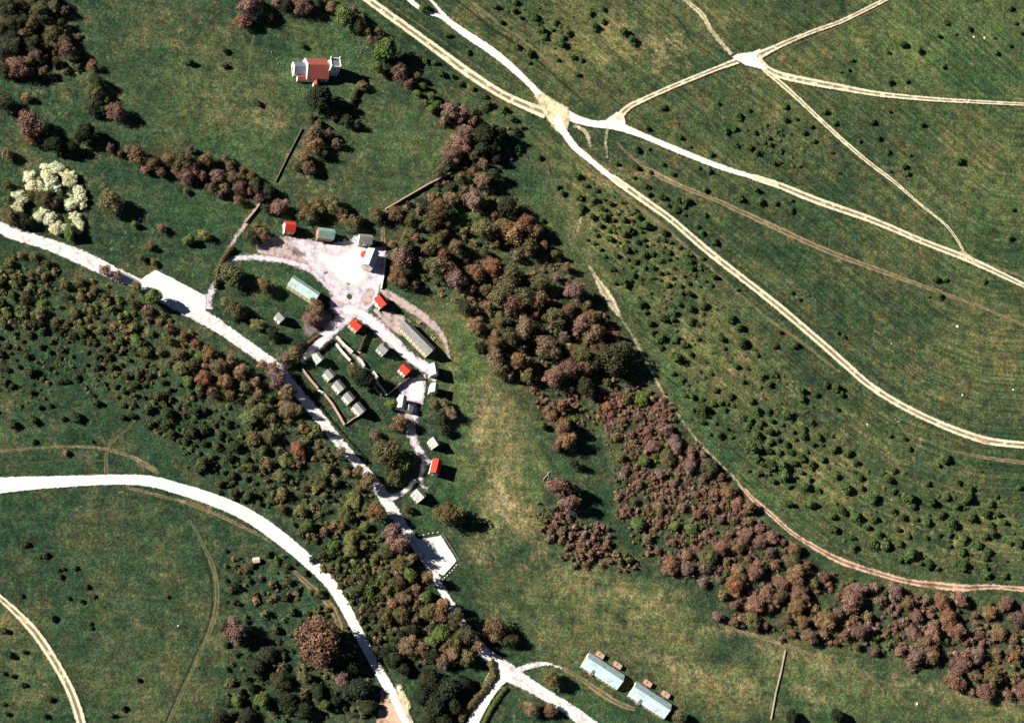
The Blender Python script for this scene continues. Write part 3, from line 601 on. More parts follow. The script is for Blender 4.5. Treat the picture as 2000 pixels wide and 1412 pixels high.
for a in [(360,655,12,'b'),(385,672,13,'r'),(352,690,11,'b'),(410,690,14,'b'),(372,712,12,'o'),(398,735,14,'r'),(425,715,15,'b'),(440,745,14,'b'),(415,765,12,'r'),(450,700,12,'b'),(470,725,14,'b'),(478,755,13,'o'),(505,770,13,'b'),(330,640,11,'b'),(500,745,12,'b')]: tree(*a, 'in the belt below the village lane, middle part')
# woods filled tree by tree
def patch(x, y, f=1.0):
    return .5+.22*math.sin(x*.041*f+y*.023*f)+.2*math.sin(x*.017*f-y*.052*f+1.3)+.16*math.sin((x+y)*.083*f+.7)+.1*math.sin((x-y)*.13*f)
def fill(poly, step, rr, kinds, where, limit=999, hk=1.2, avoid=(), gap=0):
    xs_ = [p[0] for p in poly]; ys_ = [p[1] for p in poly]; n = 0; tries = 0; out = []
    while n < limit and tries < 6000:
        tries += 1; x = random.uniform(min(xs_), max(xs_)); y = random.uniform(min(ys_), max(ys_))
        if not inside(poly, x, y): continue
        if any(inside(q, x, y) for q in avoid) or patch(x, y) < gap: continue
        if any((x-a)**2+(y-b)**2 < (step if i >= len(base_placed) else max(step*.8, c*.9))**2 for i, (a, b, c) in enumerate(placed) if abs(x-a) < 40): continue
        r = random.uniform(*rr); k = random.choice(kinds); tree(x, y, r, k, where, hk=hk); n += 1
base_placed = list(placed)
fill([(775,425),(860,385),(905,345),(955,315),(1000,385),(1040,440),(1095,500),(1130,560),(1172,612),(1212,672),(1225,715),(1200,740),(1120,770),(1050,770),(1010,740),(960,740),(930,700),(945,655),(905,610),(860,580),(770,545),(765,480)],
     25, (8,21), 'obbopbrodbpo', 'in the middle wood right of the village', hk=1.45, gap=.39, avoid=[[(860,385),(960,400),(930,450),(850,420)],[(780,540),(870,560),(860,530),(780,520)]])
fill([(-5,485),(60,492),(140,528),(230,575),(300,600),(330,625),(430,690),(500,735),(520,790),(455,790),(380,760),(300,700),(200,660),(100,640),(-5,620)], 24, (7,13), 'oodgoyobo', 'in the belt below the village lane, left part', gap=.45, hk=.9)
fill([(440,740),(520,760),(560,790),(600,830),(650,890),(700,940),(740,1000),(770,1050),(800,1100),(790,1180),(740,1170),(700,1110),(640,1060),(590,1020),(520,975),(480,930),(500,880),(480,830)], 25, (8,16), 'obboyorgo', 'in the belt below the village lane, middle part', gap=.44, hk=1.0)
fill([(800,1110),(840,1140),(870,1200),(905,1250),(930,1290),(890,1300),(830,1275),(780,1250),(740,1200),(760,1180)], 23, (10,16), 'obbgobd', 'in the belt below the village lane, lower part')
fill([(1400,1140),(1480,1110),(1560,1120),(1640,1125),(1760,1155),(1860,1165),(2010,1175),(2010,1370),(1880,1350),(1820,1290),(1700,1275),(1640,1245),(1560,1250),(1500,1225),(1430,1215)], 27, (8,20), 'ppbpbrpop', 'in the bottom right wood', hk=1.0, gap=.42)
fill([(1290,830),(1380,890),(1440,960),(1520,1050),(1600,1090),(1560,1120),(1440,1130),(1360,1140),(1300,1100),(1420,1050),(1340,900)], 24, (8,17), 'pprbpo', 'along the upper edge of the right hand wood', limit=60, hk=.9)
fill([(1170,790),(1290,770),(1340,850),(1410,930),(1480,1010),(1520,1090),(1400,1120),(1290,1080),(1210,1000),(1190,900)], 30, (8,14), 'pprpbog', 'in the low thicket between meadow and down', hk=.75, gap=.3)

# ------------------------------------------------------------------ bushes
BL_ = [(1849,46,5),(1893,56,8),(1868,68,4),(1834,71,6),(1765,88,8),(1795,98,8),(1735,103,5),(1666,119,4),(1658,137,4),(1644,142,4),(1844,131,7),(1739,161,7),(1772,160,6),(1975,17,7),(1985,47,4),(1944,75,4),(1945,103,6),(1973,90,6),(1995,65,5),(1613,219,6),(1705,240,7),(1739,219,4),(1632,242,5),(1801,244,8),(1715,270,7),(1680,277,4),(1585,248,6),(1571,260,7),(1591,277,6),(1535,209,6),(1534,235,6),(1556,233,4),(1735,298,5),(1778,304,5),(1767,325,7),(1774,341,5),(1873,315,8),(1740,336,4),(1625,298,4),(1513,320,6),(1527,319,4),(1563,326,4),(1505,283,5),(1525,295,6),(1502,270,5),(1640,338,4),
(1153,25,8),(1178,18,8),(1178,42,8),(1163,53,8),(1220,63,8),(1236,80,10),(1128,146,6),(1295,211,7),(1403,203,5),(1463,216,4),(1443,227,7),(1264,251,6),(1329,269,8),(1418,256,6),(1437,252,6),(1475,260,6),(1438,285,5),(1466,290,8),(1480,300,8),(1495,280,6),(1243,292,6),(1268,292,5),(1390,302,6),(1350,288,3),(1206,321,5),(1244,328,6),(1296,322,5),(1315,341,6),(1365,328,6),(1386,335,6),(1272,338,5),(1238,347,4),(1054,308,8),(1130,345,7),(1012,290,10),
(1045,35,9),(1060,60,7),(1085,45,8),(1065,75,6),(1080,60,5),(1110,65,9),(1095,85,10),(1008,5,6),(1005,22,6),(1010,92,6),(1035,105,7),(1035,125,5),(1090,118,5),(1120,112,6),(1137,119,5),(1018,35,5),(1050,50,6),(1100,75,7),(980,45,6),(970,15,6),(875,70,8),(830,18,9),(915,103,6),(833,120,6),(852,124,6),(863,145,7),(885,150,6),(900,165,6),(925,175,6),(948,190,6),(955,205,7),(985,215,8),(1000,232,9),(1020,250,7),
(1090,366,6),(1099,378,8),(1060,433,5),(1148,364,4),(1166,373,6),(1131,386,6),(1161,391,8),(1194,399,6),(1215,396,6),(1137,407,7),(1135,416,6),(1178,409,7),(1158,424,6),(1181,425,8),(1218,429,8),(1240,413,5),(1248,424,6),(1262,441,8),(1174,442,6),(1166,460,5),(1193,468,8),(1230,450,7),(1220,458,7),(1209,446,4),(1148,469,4),(1162,476,4),(1174,488,5),(1245,473,7),(1258,469,6),(1225,488,7),(1240,490,4),(1262,481,4),(1297,455,7),(1298,469,7),(1260,498,7),(1276,498,5),(1308,494,7),(1328,485,5),(1342,498,8),(1242,512,6),(1181,502,5),(1292,510,8),(1275,523,8),(1348,512,7),(1352,524,8),(1373,506,6),(1237,538,6),(1290,534,5),(1196,526,5),(1220,553,8),(1233,550,4),(1202,554,4),(1397,541,8),(1333,572,7),(1346,574,7),(1330,559,4),(1441,567,5),(1253,595,8),(1327,595,7),(1348,602,8),(1376,598,9),(1295,622,9),(1316,612,8),(1315,625,7),(1262,611,5),(1271,632,6),(1350,628,9),(1427,624,9),(1275,650,6),(1291,661,8),(1321,664,7),(1337,673,8),(1365,663,4),(1410,662,9),(1450,670,12),(1444,641,9),(1350,693,6),(1416,682,5),(1480,694,6),(1322,700,10),(1293,680,5),
(1262,364,8),(1268,380,6),(1293,385,8),(1305,402,4),(1325,390,6),(1342,393,8),(1322,410,8),(1338,406,4),(1378,420,6),(1338,420,4),(1362,443,5),(1372,456,5),(1395,473,6),(1377,371,6),(1445,388,7),(1485,396,7),(1477,371,7),
(1515,398,5),(1547,393,4),(1547,412,7),(1830,546,6),(1847,547,6),(1837,579,6),(1815,581,4),(1924,550,6),(1548,573,5),(1563,586,5),(1582,579,3),(1637,651,4),(1648,658,4),(1552,674,8),(1515,677,6),(1524,649,4),(1980,410,6),(1973,465,6),
(1315,730,6),(1334,744,6),(1391,731,4),(1452,746,5),(1490,735,8),(1438,716,8),(1340,773,6),(1352,775,7),(1374,781,5),(1398,763,8),(1394,789,5),(1410,787,6),(1422,790,5),(1428,774,7),(1353,801,5),(1373,800,10),(1416,801,5),(1451,817,7),(1478,802,9),(1372,825,7),(1398,828,5),(1405,850,8),(1421,838,5),(1430,855,5),(1388,849,4),(1460,836,6),(1485,830,9),(1478,850,12),(1470,875,12),(1462,920,4),(1482,925,5),(1478,895,10),
(1512,731,9),(1503,752,6),(1567,763,8),(1566,779,10),(1594,772,6),(1615,753,6),(1634,758,8),(1645,771,7),(1633,798,7),(1537,811,12),(1586,825,7),(1569,839,6),(1550,844,5),(1570,853,7),(1596,852,9),(1627,853,4),(1630,878,9),(1658,885,9),(1565,895,9),(1586,908,11),(1528,910,10),(1532,932,12),(1633,929,8),(1673,905,6),(1681,934,7),(1725,926,7),(1747,919,7),(1735,936,7),(1740,852,5),(1767,857,5),(1776,876,7),(1848,898,9),(1832,908,5),(1917,921,4),(1932,906,3),(1574,952,9),(1600,958,5),(1653,954,10),(1683,953,6),(1746,961,7),(1812,946,6),(1872,942,7),(1897,955,7),(1992,953,5),(1583,985,9),(1543,985,8),(1705,974,10),(1777,974,10),(1820,980,11),(1850,972,7),(1890,975,11),(1948,971,5),(1935,985,7),(1870,990,10),(1785,990,6),(1745,999,6),(1645,998,8),(1627,1010,9),(1672,1010,10),(1710,1014,8),(1765,1012,8),(1790,1015,6),(1812,1020,9),(1838,1005,10),(1860,1023,9),(1898,1012,8),(1928,1005,10),(1950,1005,8),(1962,1020,7),(1935,1025,6),(1695,1030,8),(1753,1034,8),(1630,1035,9),(1715,1045,9),(1665,1050,6),(1775,1048,6),(1810,1050,6),(1835,1046,6),(1855,1045,6),(1883,1052,8),(1925,1048,9),(1940,1043,7),
(1706,1062,9),(1730,1065,9),(1757,1062,8),(1668,1070,6),(1779,1083,11),(1760,1094,6),(1800,1101,6),(1815,1104,8),(1832,1111,5),(1855,1067,7),(1880,1080,8),(1883,1063,6),(1910,1065,8),(1930,1078,9),(1925,1090,9),(1872,1100,6),(1882,1104,9),(1878,1112,6),(1925,1109,6),(1928,1124,9),(1963,1126,7),(1993,1062,8),(1975,1062,5),(1502,842,9),(1506,910,9),(1500,880,8),(1520,860,6)]
LEFTB = [(62,768,6),(98,793,6),(78,796,5),(125,818,5),(25,830,9),(67,822,8),(150,817,9),(67,863,5),(181,863,4),(190,718,7),(85,742,5),(118,745,6),(130,745,5),(150,738,7),(205,750,5),(60,728,10),(25,755,6),(10,748,8),(188,787,6),(270,737,9),(243,766,6),(265,773,7),(310,775,10),(320,790,8),(258,813,6),(240,815,5),(243,793,6),(262,792,5),(290,800,9),(330,810,10),(350,795,6),(295,830,9),(335,850,9),(375,845,10),(400,840,10),(350,860,7),(362,863,7),(430,852,8),(400,868,6),(425,873,9),(460,873,9),(395,908,11),(450,895,9),(415,893,6),(430,945,8),(455,930,8),(485,970,9),(460,965,8)]
LOWB = [(372,124,7),(440,100,8),(442,130,7),(505,203,7),(594,92,5),(52,1064,6),(90,1084,5),(80,1088,4),(116,1114,4),(125,1112,4),(148,1110,5),(118,1127,5),(170,1146,5),(43,1165,4),(160,1175,5),(134,1169,3),(185,1166,4),(103,1207,6),(178,1219,4),(180,1228,4),(10,1233,6),(48,1274,5),(20,1280,6),(25,1321,5),(8,1316,5),(46,1338,5),(100,1367,5),(8,1376,5),(15,1395,4),(90,1400,4),(270,1328,5),(242,1384,5),(220,1398,4),(328,1166,4),(442,1076,5)]
bushes = [(x, y, r, 'R') for x, y, r in BL_]+[(x, y, r, 'L') for x, y, r in LEFTB]+[(x, y, r, 'P') for x, y, r in LOWB]
def scatter(poly, step, rr, reg, limit=200, kind='scrub'):
    xs_ = [p[0] for p in poly]; ys_ = [p[1] for p in poly]; t = 0; n = 0
    while t < 3000 and n < limit:
        t += 1; x = random.uniform(min(xs_), max(xs_)); y = random.uniform(min(ys_), max(ys_))
        if not inside(poly, x, y) or any((x-b[0])**2+(y-b[1])**2 < step**2 for b in bushes): continue
        bushes.append((x, y, random.uniform(*rr), reg)); n += 1
scatter([(-5,600),(120,650),(230,670),(330,730),(400,780),(470,840),(500,930),(560,1000),(500,990),(420,930),(360,880),(300,810),(230,760),(150,700),(60,700),(-5,760)], 17, (3,8), 'L', 80)
scatter([(560,1010),(640,1070),(700,1130),(760,1220),(820,1280),(740,1290),(700,1210),(660,1140),(620,1080)], 16, (4,8), 'B', 70)
scatter([(440,1080),(560,1080),(620,1140),(690,1280),(740,1340),(700,1400),(440,1400),(430,1300),(440,1200)], 24, (4,8), 'B', 50)
scatter([(1160,370),(1230,400),(1330,480),(1400,560),(1300,560),(1200,500),(1150,430)], 13, (3,5), 'R', 30)
scatter([(1460,780),(1560,820),(1640,880),(1560,960),(1480,930)], 15, (4,7), 'R', 25)
bushes.sort(key=lambda b: -b[2])
REG = {'R': ('low green bush on the open down right of the wood', 'bushes dotted over the open down'),
       'L': ('low dark green bush on the scrubby slope at the left', 'bushes on the scrubby left slope'),
       'B': ('low green bush in the rough ground between the two white roads', 'bushes between the two white roads'),
       'P': ('small isolated dark bush on the smooth left pastures', 'isolated bushes on the left pastures')}
BC = {'R': (.056, .088, .028), 'L': (.048, .060, .026), 'B': (.056, .066, .028), 'P': (.045, .055, .025)}
rest = []
for i, (x, y, r, reg) in enumerate(bushes):
    R = r*MPP*random.uniform(1.05, 1.6); H = R*random.uniform(.75, 1.1); q = P(x-2, y-1.5, H*.5); c = BC[reg]; g = random.uniform(.75, 1.35); h = random.uniform(-.15, .2)
    col = (c[0]*g*(1+h), c[1]*g, c[2]*g, 1)
    if i < 300:
        o = bpy.data.objects.new('bush', random.choice(BUSH)); link(o); o.location = (q.x, q.y, 0); o.scale = (R, R*random.uniform(.8, 1.1), H)
        o.rotation_euler = (0, 0, random.uniform(0, 6.28)); o.color = col; tag(o, REG[reg][0], 'bush', REG[reg][1])
    else: rest.append((q.x, q.y, R, H, col))
def merged(name, items, protos, label, cat):
    V = []; F = []; C = []; n = 0
    cache = {}
    for x, y, R, H, col in items:
        m = random.choice(protos)
        if m.name not in cache:
            v = np.empty(len(m.vertices)*3); m.vertices.foreach_get('co', v)
            t = np.empty(len(m.vertices)*4); m.color_attributes['tint'].data.foreach_get('color', t)
            cache[m.name] = (v.reshape(-1, 3), t.reshape(-1, 4))
        v, t = cache[m.name]; a = random.uniform(0, 6.28); ca_, sa = math.cos(a), math.sin(a)
        vv = np.stack([(v[:, 0]*ca_-v[:, 1]*sa)*R+x, (v[:, 0]*sa+v[:, 1]*ca_)*R+y, v[:, 2]*H], 1)
        V.append(vv); C.append(t*np.array(col)); 
    V = np.concatenate(V); C = np.concatenate(C); F = np.arange(len(V)).reshape(-1, 4)
    me = bpy.data.meshes.new(name); me.from_pydata(V.tolist(), [], F.tolist()); me.materials.append(LEAF)
    a = me.color_attributes.new('tint', 'FLOAT_COLOR', 'POINT'); a.data.foreach_set('color', C.astype(np.float32).ravel())
    o = link(bpy.data.objects.new(name, me)); o.color = (1, 1, 1, 1); return tag(o, label, cat, kind='stuff')
print('BUSHES', len(bushes))
merged('scrub_bushes', rest, BUSH, 'scattered smallest bushes and scrub over the slopes', 'scrub')
flush_trees()
# thicket: the fine grained purple brown growth that reads as one mass
def thicket(name, polys, n, rr, kinds, label, hk=1.1, avoid=(), gap=.3):
    items = []
    for poly, cnt in polys:
        xs_ = [p[0] for p in poly]; ys_ = [p[1] for p in poly]; c = 0
        while c < cnt:
            x = random.uniform(min(xs_), max(xs_)); y = random.uniform(min(ys_), max(ys_))
            if not inside(poly, x, y) or any(inside(a, x, y) for a in avoid): continue
            jx, jy = random.gauss(0, 7), random.gauss(0, 7)
            if patch(x, y, 1.6) < gap: c += 0 if random.random() < .8 else 1; continue
            x += jx; y += jy; c += 1; R = random.uniform(*rr)*random.choice((.7, 1, 1, 1.5))*MPP; H = R*hk*random.uniform(.6, 1.2); q = P(x, y, H*.7); items.append((q.x, q.y, R, H*1.2, tint(kinds[int(min(.999, max(0, patch(y*1.3, x*1.1, .8)*1.1-.05+random.gauss(0, .10)))*len(kinds))], .16)))
    return merged(name, items, [crown_mesh('twig_clump', 200+i, 150, 4, .17, .9, .6) for i in range(5)], label, 'thicket')
thicket('thicket', [([(1170,800),(1290,770),(1340,850),(1410,930),(1480,1010),(1560,1090),(1450,1130),(1330,1120),(1260,1070),(1210,1020),(1200,900)], 2400), ([(1050,770),(1290,760),(1300,820),(1150,830),(1060,810)], 600)],
        0, (2.6, 5.5), 'obppprpppbog', 'fine grained purple brown thicket filling the wood edge right of the meadow', .8, gap=.4)
thicket('thicket', [([(1040,990),(1120,980),(1180,1040),(1240,1110),(1150,1115),(1100,1090),(1065,1040)], 330)], 0, (4, 7), 'ppbpo', 'grey brown thicket patch at the meadow edge below the tall tree strip', 1.1)
thicket('rough_scrub', [([(-5,600),(120,650),(230,670),(330,730),(420,790),(490,850),(560,1000),(430,950),(340,880),(260,800),(150,760),(-5,820)], 380), ([(-5,560),(150,600),(300,680),(200,720),(-5,660)], 120)], 0, (2.5, 6), 'odoodg', 'continuous low dark scrub over the slope at the left', .6, gap=.36)
thicket('rough_scrub', [([(1130,340),(1250,400),(1400,530),(1420,640),(1300,640),(1200,540),(1150,440)], 170), ([(1240,590),(1480,660),(1600,790),(1660,900),(1480,930),(1340,790)], 170), ([(1480,850),(1700,900),(2010,960),(2010,1110),(1850,1110),(1640,1060)], 210), ([(960,-5),(1110,20),(1140,120),(1010,100)], 60), ([(1450,240),(1570,250),(1560,340),(1460,310)], 50)], 0, (1.8, 5), 'dgogdo', 'low tufts and drifts of scrub between the bushes on the open down', .5, gap=.34)
thicket('undergrowth', [([(770,440),(900,380),(960,330),(1040,450),(1150,560),(1230,690),(1190,760),(1040,770),(940,700),(900,610),(770,545)], 560)], 0, (4, 8), 'obpbgpbo', 'tangled undergrowth on the floor of the middle wood', .8, gap=.36)
thicket('undergrowth', [([(-5,490),(140,535),(330,625),(500,735),(600,830),(740,1000),(800,1100),(900,1250),(920,1290),(820,1280),(740,1200),(640,1060),(520,975),(470,800),(300,700),(100,640),(-5,620)], 900)], 0, (4, 8), 'ooygdobg', 'tangled undergrowth on the floor of the belt below the lane', .8)
thicket('undergrowth', [([(1400,1150),(1560,1120),(1640,1130),(1860,1170),(2010,1180),(2010,1365),(1880,1345),(1700,1270),(1560,1245),(1430,1210)], 800)], 0, (4, 8), 'pprpogb', 'tangled undergrowth on the floor of the bottom right wood', .9, gap=.38)

thicket('undergrowth', [([(440,1080),(560,1090),(620,1150),(690,1290),(750,1380),(700,1412),(440,1412),(430,1300),(440,1200)], 220), ([(560,1000),(700,1090),(800,1110),(880,1230),(920,1300),(780,1300),(690,1200),(640,1120)], 420)], 0, (4, 8), 'oobdgd', 'rough scrub on both sides of the chalk road at the bottom', .8)
thicket('undergrowth', [([(-5,-5),(125,-5),(150,60),(175,130),(100,150),(-5,140)], 150), ([(870,200),(1000,250),(1010,300),(960,330),(880,370),(760,450),(770,410),(860,350)], 120)], 0, (4, 8), 'obdpd', 'tangled undergrowth in the upper left clump and beside the churchyard field', .8)

# ------------------------------------------------------------------ buildings
WHITE = plain('white_render', (.78, .75, .68), .25, 1.2); CREAM = plain('cream_render', (.68, .55, .34), .5, .9, dirt=(.45, .30, .16))
BRICK = plain('red_brick', (.52, .20, .11), .4, 1.5); STONE = plain('pale_stone', (.72, .70, .66), .3, 1.0, dirt=(.45, .42, .36))
RED = plain('red_sheet', (.60, .050, .028), .25, .6, .6, ribs=1.2); GREEN = plain('green_sheet', (.27, .42, .33), .5, .5, .6, ribs=1.0)
AQUA = plain('pale_green_sheet', (.50, .66, .60), .35, .4, .6, ribs=1.0); GREY = plain('grey_sheet', (.27, .27, .25), .4, .6, .7, ribs=1.2)
PALE = plain('pale_grey_sheet', (.44, .47, .43), .35, .5, .6, ribs=1.2); BLUE = plain('pale_blue_sheet', (.52, .68, .68), .5, .3, .6, ribs=.8)
TILE = plain('old_red_tile', (.27, .075, .055), .8, .9, .9, dirt=(.13, .055, .055)); LEAD = plain('lead', (.12, .13, .17), .3)
DARK = plain('dark_opening', (.012, .012, .014), 0.0); WALLBRICK = plain('pink_wall', (.46, .30, .23), .5, .8, dirt=(.35, .22, .14))
CONC = plain('concrete', (.70, .64, .58), .4, .8); RUSTC = plain('rusty_iron', (.32, .09, .04), .3); WOODM = plain('weathered_wood', (.24, .20, .15), .3)
CHALKST = plain('chalk_stone', (.85, .80, .62), .2)

def zrot(px, py, a_deg, h=5):
    a = math.radians(a_deg); v = P(px+20*math.cos(a), py+20*math.sin(a), h)-P(px, py, h); return math.atan2(v.y, v.x)
def gable(root, L, W, hw, hr, wallm, roofm, ov=.35, x0=0, y0=0, z0=0, name_w='wall', name_r='roof'):
    b = MB(); hx, hy = L/2, W/2
    def v(x, y, z): return (x+x0, y+y0, z+z0)
    b.quad([v(-hx, -hy, 0), v(hx, -hy, 0), v(hx, -hy, hw), v(-hx, -hy, hw)]); b.quad([v(hx, hy, 0), v(-hx, hy, 0), v(-hx, hy, hw), v(hx, hy, hw)])
    b.quad([v(-hx, hy, 0), v(-hx, -hy, 0), v(-hx, -hy, hw), v(-hx, 0, hr), v(-hx, hy, hw)]); b.quad([v(hx, -hy, 0), v(hx, hy, 0), v(hx, hy, hw), v(hx, 0, hr), v(hx, -hy, hw)])
    b.build(name_w, wallm, root)
    r = MB(); sl = (hr-hw)/hy; t = .18; g = .03
    for s in (-1, 1):
        y1 = s*(hy+ov); z1 = hw-ov*sl+g; zr = hr+g; xo = hx+ov
        pts = [(-xo, 0, zr), (xo, 0, zr), (xo, y1, z1), (-xo, y1, z1)]
        if s > 0: pts = [(xo, 0.004, zr), (-xo, 0.004, zr), (-xo, y1, z1), (xo, y1, z1)]
        lo = [v(*p) for p in pts]; hi = [(p[0], p[1], p[2]+t) for p in lo]
        r.hexa(lo[::-1]+hi[::-1] if s < 0 else lo[::-1]+hi[::-1])
    ro = r.build(name_r, roofm, root); return ro
def opening(root, x, y, z, wd, ht, face, name='window', sill=None):
    """an opening on a wall face: 'f' -y, 'b' +y, 'l' -x, 'r' +x"""
    b = MB(); fx = {'f': (0, -1), 'b': (0, 1), 'l': (-1, 0), 'r': (1, 0)}[face]
    def bx(du, z0, z1, w_, d, mi):
        if fx[0] == 0: b.box(x+du, y+fx[1]*d/2, z0, z1, w_, d, mi)
        else: b.box(x+fx[0]*d/2, y+du, z0, z1, d, w_, mi)
    bx(0, z, z+ht, wd, .04, 0); bx(0, z-.12, z-.005, wd+.3, .16, 1); bx(-wd/2-.05, z, z+ht, .09, .08, 1); bx(wd/2+.05, z, z+ht, .09, .08, 1); bx(0, z+ht+.005, z+ht+.12, wd+.2, .1, 1)
    return b.build(name, [DARK, sill or CONC], root)
def chimney(root, x, y, z0, z1, mat=BRICK, s=.9):
    b = MB(); b.box(x, y, z0, z1, s, s, 0); b.box(x, y, z1+.001, z1+.15, s+.18, s+.18, 0); b.box(x, y, z1+.152, z1+.5, .35, .35, 1)
    return b.build('chimney', [mat, TILE], root)
def house(x, y, a, Lp, Wp, hw, hr, wallm, roofm, label, group=None, nwin=2, chim=None, name='house', ref='roof', win=True, endwin=True, storeys=2):
    """(x, y): centre of the roof in the photo; a: ridge direction in degrees; L, W in photo pixels"""
    hw *= 1.12; hr *= 1.15; h = (hw+hr)/2; q = P(x, y, h); root = empty(name, (q.x, q.y, 0), zrot(x, y, a, h)); L, W = Lp*MPP, Wp*MPP
    ro = gable(root, L, W, hw, hr, wallm, roofm)
    if win:
        fl = [(.9, 1.2)] if storeys == 1 else [(.9, 1.2), (hw*.5+.8, 1.1)]
        for fi, (z, ht) in enumerate(fl):
            for i in range(nwin):
                u = (i+.5)/nwin*L-L/2
                if fi == 0 and i == nwin//2:
                    opening(root, u, -W/2, .12, 1.0, 2.0, 'f', 'door'); opening(root, u, W/2, z, 1.0, ht, 'b'); continue
                opening(root, u, -W/2, z, 1.1, ht, 'f'); opening(root, u, W/2, z, 1.0, ht, 'b')
            if endwin:
                opening(root, -L/2, 0, z, 1.0, ht, 'l'); opening(root, L/2, 0, z, 1.0, ht, 'r')
    if chim is not None: chimney(ro, chim*L/2, .4, hr-1.2, hr+1.3)
    return tag(root, label, 'house', group)
GV = 'houses of the village'
house(567,441,3,18,19,5.2,7.6,WHITE,RED,'small red roofed house with white end wall at the far left of the top row',GV,2)
house(638,454,6,29,19,5.0,8.0,BRICK,GREEN,'green roofed house with orange brick end wall, second in the top row',GV,3)
house(715,465,6,24,17,5.2,8.0,WHITE,GREY,'dull grey roofed house with white end wall at the right of the top row',GV,2)
hb = house(725,503,111,33,21,6.5,8.6,WHITE,BLUE,'tall barn like house with blue white roof on the right side of the white yard',GV,3,storeys=2)
house(595,562,33.5,56,21,5.0,8.2,CREAM,AQUA,'long pale green roofed house with cream windowed front left of the round green island',GV,6)
house(549,617,48,14,13,5.2,6.8,WHITE,GREY,'small grey roofed hut with white front alone on the lawn left of the village street',GV,1)
house(746,586,53,19,17,5.4,7.6,WHITE,RED,'red roofed house with white front right of the round green island',GV,2)
house(697,632,43,18,16,5.4,7.6,CREAM,RED,'red roofed house below the round green island with its chimney shadow on the street',GV,2,chim=-.5)
house(750,679,44,16,15,5.0,7.0,WHITE,GREY,'grey roofed house with white front between two red roofs beside the long street',GV,2,chim=-.7)
house(816,657,45.5,74,19,5.6,8.0,CREAM,GREY,'very long grey roofed terrace with cream front of many windows',GV,9)
house(793,719,44,16,16,5.2,7.2,WHITE,RED,'red roofed house with white front at the lower end of the enclosure',GV,2)
house(849,720,80,20,14,5.4,7.4,WHITE,PALE,'upper of the two pale roofed houses at the end of the long street',GV,2)
house(849,757,98,16,12,5.2,7.2,WHITE,PALE,'lower of the two pale roofed houses at the end of the long street',GV,2)
hl = house(786,784,100,23,13,5.4,7.0,WHITE,PALE,'pale roofed L shaped house left of the chalk yard',GV,2)
gable(hl, 3.2, 5.5, 4.2, 5.6, WHITE, PALE, .2, x0=2.0, y0=4.6, name_w='annex_wall', name_r='annex_roof')
house(850,862,58,16,13,5.2,6.8,WHITE,PALE,'small pale roofed cottage right of the gravel path above the last red roof',GV,2)
house(853,910,103,25,16,5.2,7.4,WHITE,RED,'lowest red roofed house with white walls at the end of the gravel path',GV,3)
house(820,964,49,19,16,5.2,7.2,WHITE,PALE,'lowest pale roofed house with white front below the lane entrance',GV,2)
for (x, y, L, lab) in [(622,697,15,'first, palest small house at the top of the row in the enclosure'),(645,729,15,'second small grey roofed house of the row in the enclosure'),(664,752,18,'third and middle small grey roofed house of the row in the enclosure'),
                  (683,774,16,'fourth small grey roofed house of the row in the enclosure'),(703,796,19,'fifth small grey roofed house at the lower end of the row in the enclosure')]:
    house(x, y, 50, L, 13.5, 5.6, 6.9, WHITE, PALE if x == 622 else GREY, lab, 'row of small houses in the enclosure', 2, storeys=1)
DIMBRICK2 = plain('old_brick', (.34, .15, .11), .5, 1.0)
# barrack blocks
def barracks(x, y, lab):
    q = P(x, y, 4.5); root = empty('barrack_block', (q.x, q.y, 0), zrot(x, y, 33, 4.5)); L, W = 76*MPP, 30*MPP
    gable(root, L, W, 3.4, 7.6, CREAM, BLUE, .3)
    gable(root, 1.6, W*.6+1.2, 3.3, 5.4, BRICK, LEAD, .1, x0=-L/2+23*MPP, y0=-W*.2-.3, name_w='shade_bay_wall', name_r='shade_bay_roof')  # narrow dark-roofed bay added in place of a shadow strip
    for i in range(10):
        u = (i+.5)/10*L-L/2
        if abs(u-(-L/2+23*MPP)) < 1.6: continue
        opening(root, u, -W/2, .9, 1.3, 1.4, 'f', sill=BRICK); opening(root, u, W/2, .9, 1.3, 1.4, 'b', sill=BRICK)
    opening(root, -L/2, 0, .12, 1.2, 2.1, 'l', 'door'); opening(root, L/2, 0, .12, 1.2, 2.1, 'r', 'door')
    return tag(root, lab, 'barrack', 'two barrack blocks')
barracks(1179, 1309, 'left long barrack block with pale blue white roof')
barracks(1271, 1366, 'right long barrack block with pale blue white roof')
for i, (x, y, lab) in enumerate([(1172,1279,'first brick shed behind the left barrack block'),(1206,1299,'second brick shed behind the left barrack block'),(1265,1334,'first brick shed behind the right barrack block'),(1300,1356,'second brick shed behind the right barrack block')]):
    q = P(x, y, 2); root = empty('shed', (q.x, q.y, 0), zrot(x, y, 33, 2)); b = MB(); b.box(0, 0, 0, 2.2, 4.6, 2.6); b.build('wall', DIMBRICK2, root)
    r = MB(); r.box(0, 0, 2.203, 2.4, 5.0, 3.0); r.box(-1.2, 0, 2.403, 2.9, .9, .9); r.build('roof', WALLBRICK, root); opening(root, 0, -1.3, .1, .9, 1.9, 'f', 'door')
    tag(root, lab, 'shed', 'brick sheds behind the barracks')
